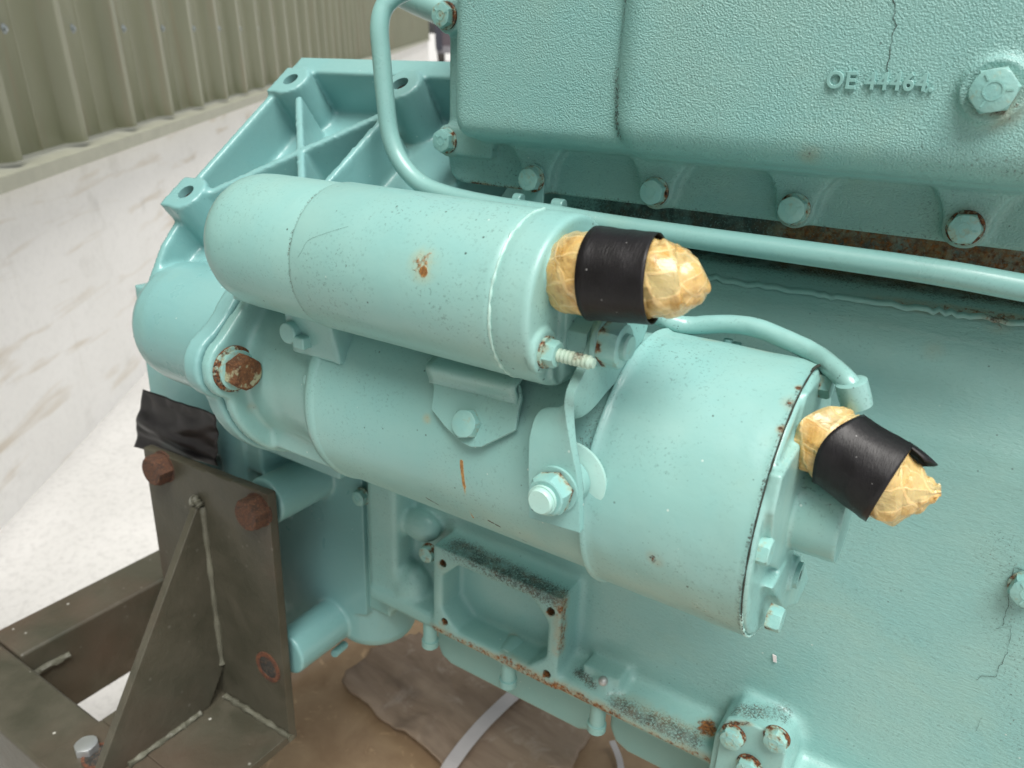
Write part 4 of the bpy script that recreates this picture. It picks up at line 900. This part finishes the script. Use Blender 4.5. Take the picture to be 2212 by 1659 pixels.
# pallet under the engine (gravity frame)
def PG(u, v, z):
    d = RV * ((u - CX) / FOC) + UV_ * ((CY - v) / FOC) + FV; return CAMP + d * ((z - CAMP.z) / d.z)
def card(name, a, b, sc=(40, 40, 40)):
    m = NT(name); P = m.pos(); n1 = m.noise(P, 16, 4, .6, .6); c = m.mix(m.map(n1, .35, .68), a, b)
    c = m.mix(m.map(m.noise(P, 45, 3, .6, 1), .62, .70, 0, .5), c, tuple(min(1, q * 1.7) for q in b))
    return m.out(c, m.map(n1, .3, .7, .35, .6), m.bump(m.noise(P, 30, 3), .3, .004))
def wood():
    m = NT("weathered board"); P = m.pos(); ang = math.atan2((PG(950, 1640, .15) - PG(740, 1470, .15)).y, (PG(950, 1640, .15) - PG(740, 1470, .15)).x)
    mp = m.n("ShaderNodeMapping", vector_type='TEXTURE'); m.l(P, mp.inputs[0]); mp.inputs["Rotation"].default_value = (0, 0, ang); mp.inputs["Scale"].default_value = (.16, .035, .05)
    n1 = m.noise(mp.outputs[0], 1, 5, .65, .4); c = m.mix(m.map(n1, .3, .7), (.19, .135, .092), (.34, .26, .19))
    c = m.mix(m.map(m.noise(P, 24, 4, .7, .6), .56, .72, 0, .6), c, (.42, .36, .30)); c = m.mix(m.map(m.noise(P, 9, 3), .55, .7, 0, .55), c, (.045, .030, .021))
    return m.out(c, .7, m.bump(n1, .5, .004))
M_card = card("brown cardboard", (.27, .18, .105), (.37, .265, .16)); M_wood = wood()
pallet = thing("pallet", "pallet with wet brown cardboard deck under the engine", "pallet", PG(900, 1500, 0) , None, I4, I4)
g0 = PG(1000, 1500, .15)
bm = bmesh.new(); u_ = (PG(950, 1640, .15) - PG(740, 1470, .15)).normalized(); v_ = V((-u_.y, u_.x, 0)); rows = []; uL = (PG(575, 1500, .15) - g0).dot(u_) - .03
for j in range(26):  # near part, out of view, carried forward to cut bounce from the ground
    rows.append([bm.verts.new(V((g0.x, g0.y, .142)) + u_ * (uL + 1.4 * i / 29) + v_ * (-.70 + 1.32 * j / 25) + V((0, 0, .012 * noise.noise(V((i * .25, j * .25, 0))) + .010 * abs(noise.noise(V((i * .6 + j * .3, j * .45, 3))))))) for i in range(30)])
for j in range(25):
    for i in range(29): bm.faces.new((rows[j][i], rows[j][i + 1], rows[j + 1][i + 1], rows[j + 1][i]))
o = obj("cardboard_sheet", bm, M_card, pallet, I4, ang=80); sd = o.modifiers.new("t", 'SOLIDIFY'); sd.thickness = .004; sd.offset = -1
for j, s in enumerate((-.28, .0, .28, .5)):
    bm = bmesh.new(); e0 = V((g0.x, g0.y, 0)) + v_ * s; prism(bm, [e0 + u_ * uL, e0 + u_ * 1.0, e0 + u_ * 1.0 + v_ * .09, e0 + u_ * uL + v_ * .09], (0, 0, .13)); obj("bearer", bm, M_wood, pallet, I4, .004)
ed = [(738, 1474), (955, 1648), (1010, 1700), (1235, 1662), (1290, 1560), (1150, 1430), (905, 1365), (800, 1400), (772, 1432), (748, 1452)]
rim = []
for i in range(len(ed)):
    a_, b_ = ed[i], ed[(i + 1) % len(ed)]; k_ = max(2, int(hypot(a_[0] - b_[0], a_[1] - b_[1]) / 9))
    for k in range(k_): rim.append((a_[0] + (b_[0] - a_[0]) * k / k_, a_[1] + (b_[1] - a_[1]) * k / k_))
cc = (1000, 1530); bm = bmesh.new(); R_ = []
for t in (1, .97, .9, .78, .6, .4, .2):
    row = []
    for i, (u, v) in enumerate(rim):
        j = (1 + .035 * noise.noise(V((i * .23, 1, 0))) + .02 * noise.noise(V((i * .9, 4, 0)))) if t > .95 else 1
        p = PG(cc[0] + (u - cc[0]) * t * j, cc[1] + (v - cc[1]) * t * j, .168)
        p.z += .010 * noise.noise(V((p.x * 14, p.y * 14, 0))) + .005 * abs(noise.noise(V((p.x * 34, p.y * 34, 5)))) + (.006 * noise.noise(V((i * .3, 9, 0))) if t > .96 else 0); row.append(bm.verts.new(p))
    R_.append(row)
for a_, b_ in zip(R_, R_[1:]):
    for i in range(len(rim)): bm.faces.new((a_[i], a_[(i + 1) % len(rim)], b_[(i + 1) % len(rim)], b_[i]))
bm.faces.new(R_[-1])
bd = obj("torn_cardboard", bm, M_wood, None, I4, ang=80); tag(bd, "torn grey-brown layer of wet cardboard lying below the sump, under the white strap", "cardboard")
sd = bd.modifiers.new("t", 'SOLIDIFY'); sd.thickness = .0035
c0 = [PG(1160, 1462, .183), PG(1110, 1500, .183), PG(1075, 1532, .183), PG(1040, 1567, .183), PG(1002, 1612, .182), PG(966, 1662, .180), PG(938, 1705, .155)]
P = smooth_path(c0, 6); bm = bmesh.new(); ra = []
for i, p in enumerate(P):
    t = (P[min(i + 1, len(P) - 1)] - P[max(i - 1, 0)]); n_ = V((-t.y, t.x, 0)).normalized() * .0092; ra.append((bm.verts.new(p - n_), bm.verts.new(p + n_)))
for i in range(len(ra) - 1): bm.faces.new((ra[i][0], ra[i][1], ra[i + 1][1], ra[i + 1][0]))
def strapm(): return simple("white strapping", (.50, .48, .48), .35, .1, 300, .08)
M_strap = strapm()
sp_ = tag(obj("packing_strap", bm, M_strap, None, I4), "white plastic packing strap across the wooden board", "strap"); sd = sp_.modifiers.new("t", 'SOLIDIFY'); sd.thickness = .0009
for p_ in sp_.data.polygons: p_.use_smooth = False
bm = bmesh.new(); P = smooth_path([PG(1322, 1600, .16), PG(1338, 1640, .158), PG(1345, 1690, .156)], 5); ra = []
for i, p in enumerate(P):
    t = (P[min(i + 1, len(P) - 1)] - P[max(i - 1, 0)]); n_ = V((-t.y, t.x, 0)).normalized() * .004; ra.append((bm.verts.new(p - n_), bm.verts.new(p + n_)))
for i in range(len(ra) - 1): bm.faces.new((ra[i][0], ra[i][1], ra[i + 1][1], ra[i + 1][0]))
sp_ = tag(obj("packing_strap", bm, M_strap, None, I4), "short stretch of pale strap on bare cardboard at the bottom edge, right of the board", "strap"); sd = sp_.modifiers.new("t", 'SOLIDIFY'); sd.thickness = .0009
for p_ in sp_.data.polygons: p_.use_smooth = False
# specks of litter
p = PY(1673, 1422, .442); bm = bmesh.new(); prism(bm, [p + V((-.0016, 0, .0028)), p + V((.0009, 0, .0024)), p + V((.0019, 0, -.0024)), p + V((-.0003, 0, -.0026))], (0, -.0005, 0))
tag(obj("white_flake", bm, simple("flake", (.75, .70, .70), .7), None), "tiny white flake clinging to the block below the starter's right end", "flake")
bm = bmesh.new(); hp = [PC(u, v, SX, .0374) for u, v in ((622, 590), (650, 545), (665, 520), (700, 505), (735, 494), (752, 489))]; sweep(bm, smooth_path(hp, 5), 4e-5, 5)
tag(obj("stray_hair", bm, M_dark, None), "thin dark hair lying across the joint of the solenoid cylinder", "hair")
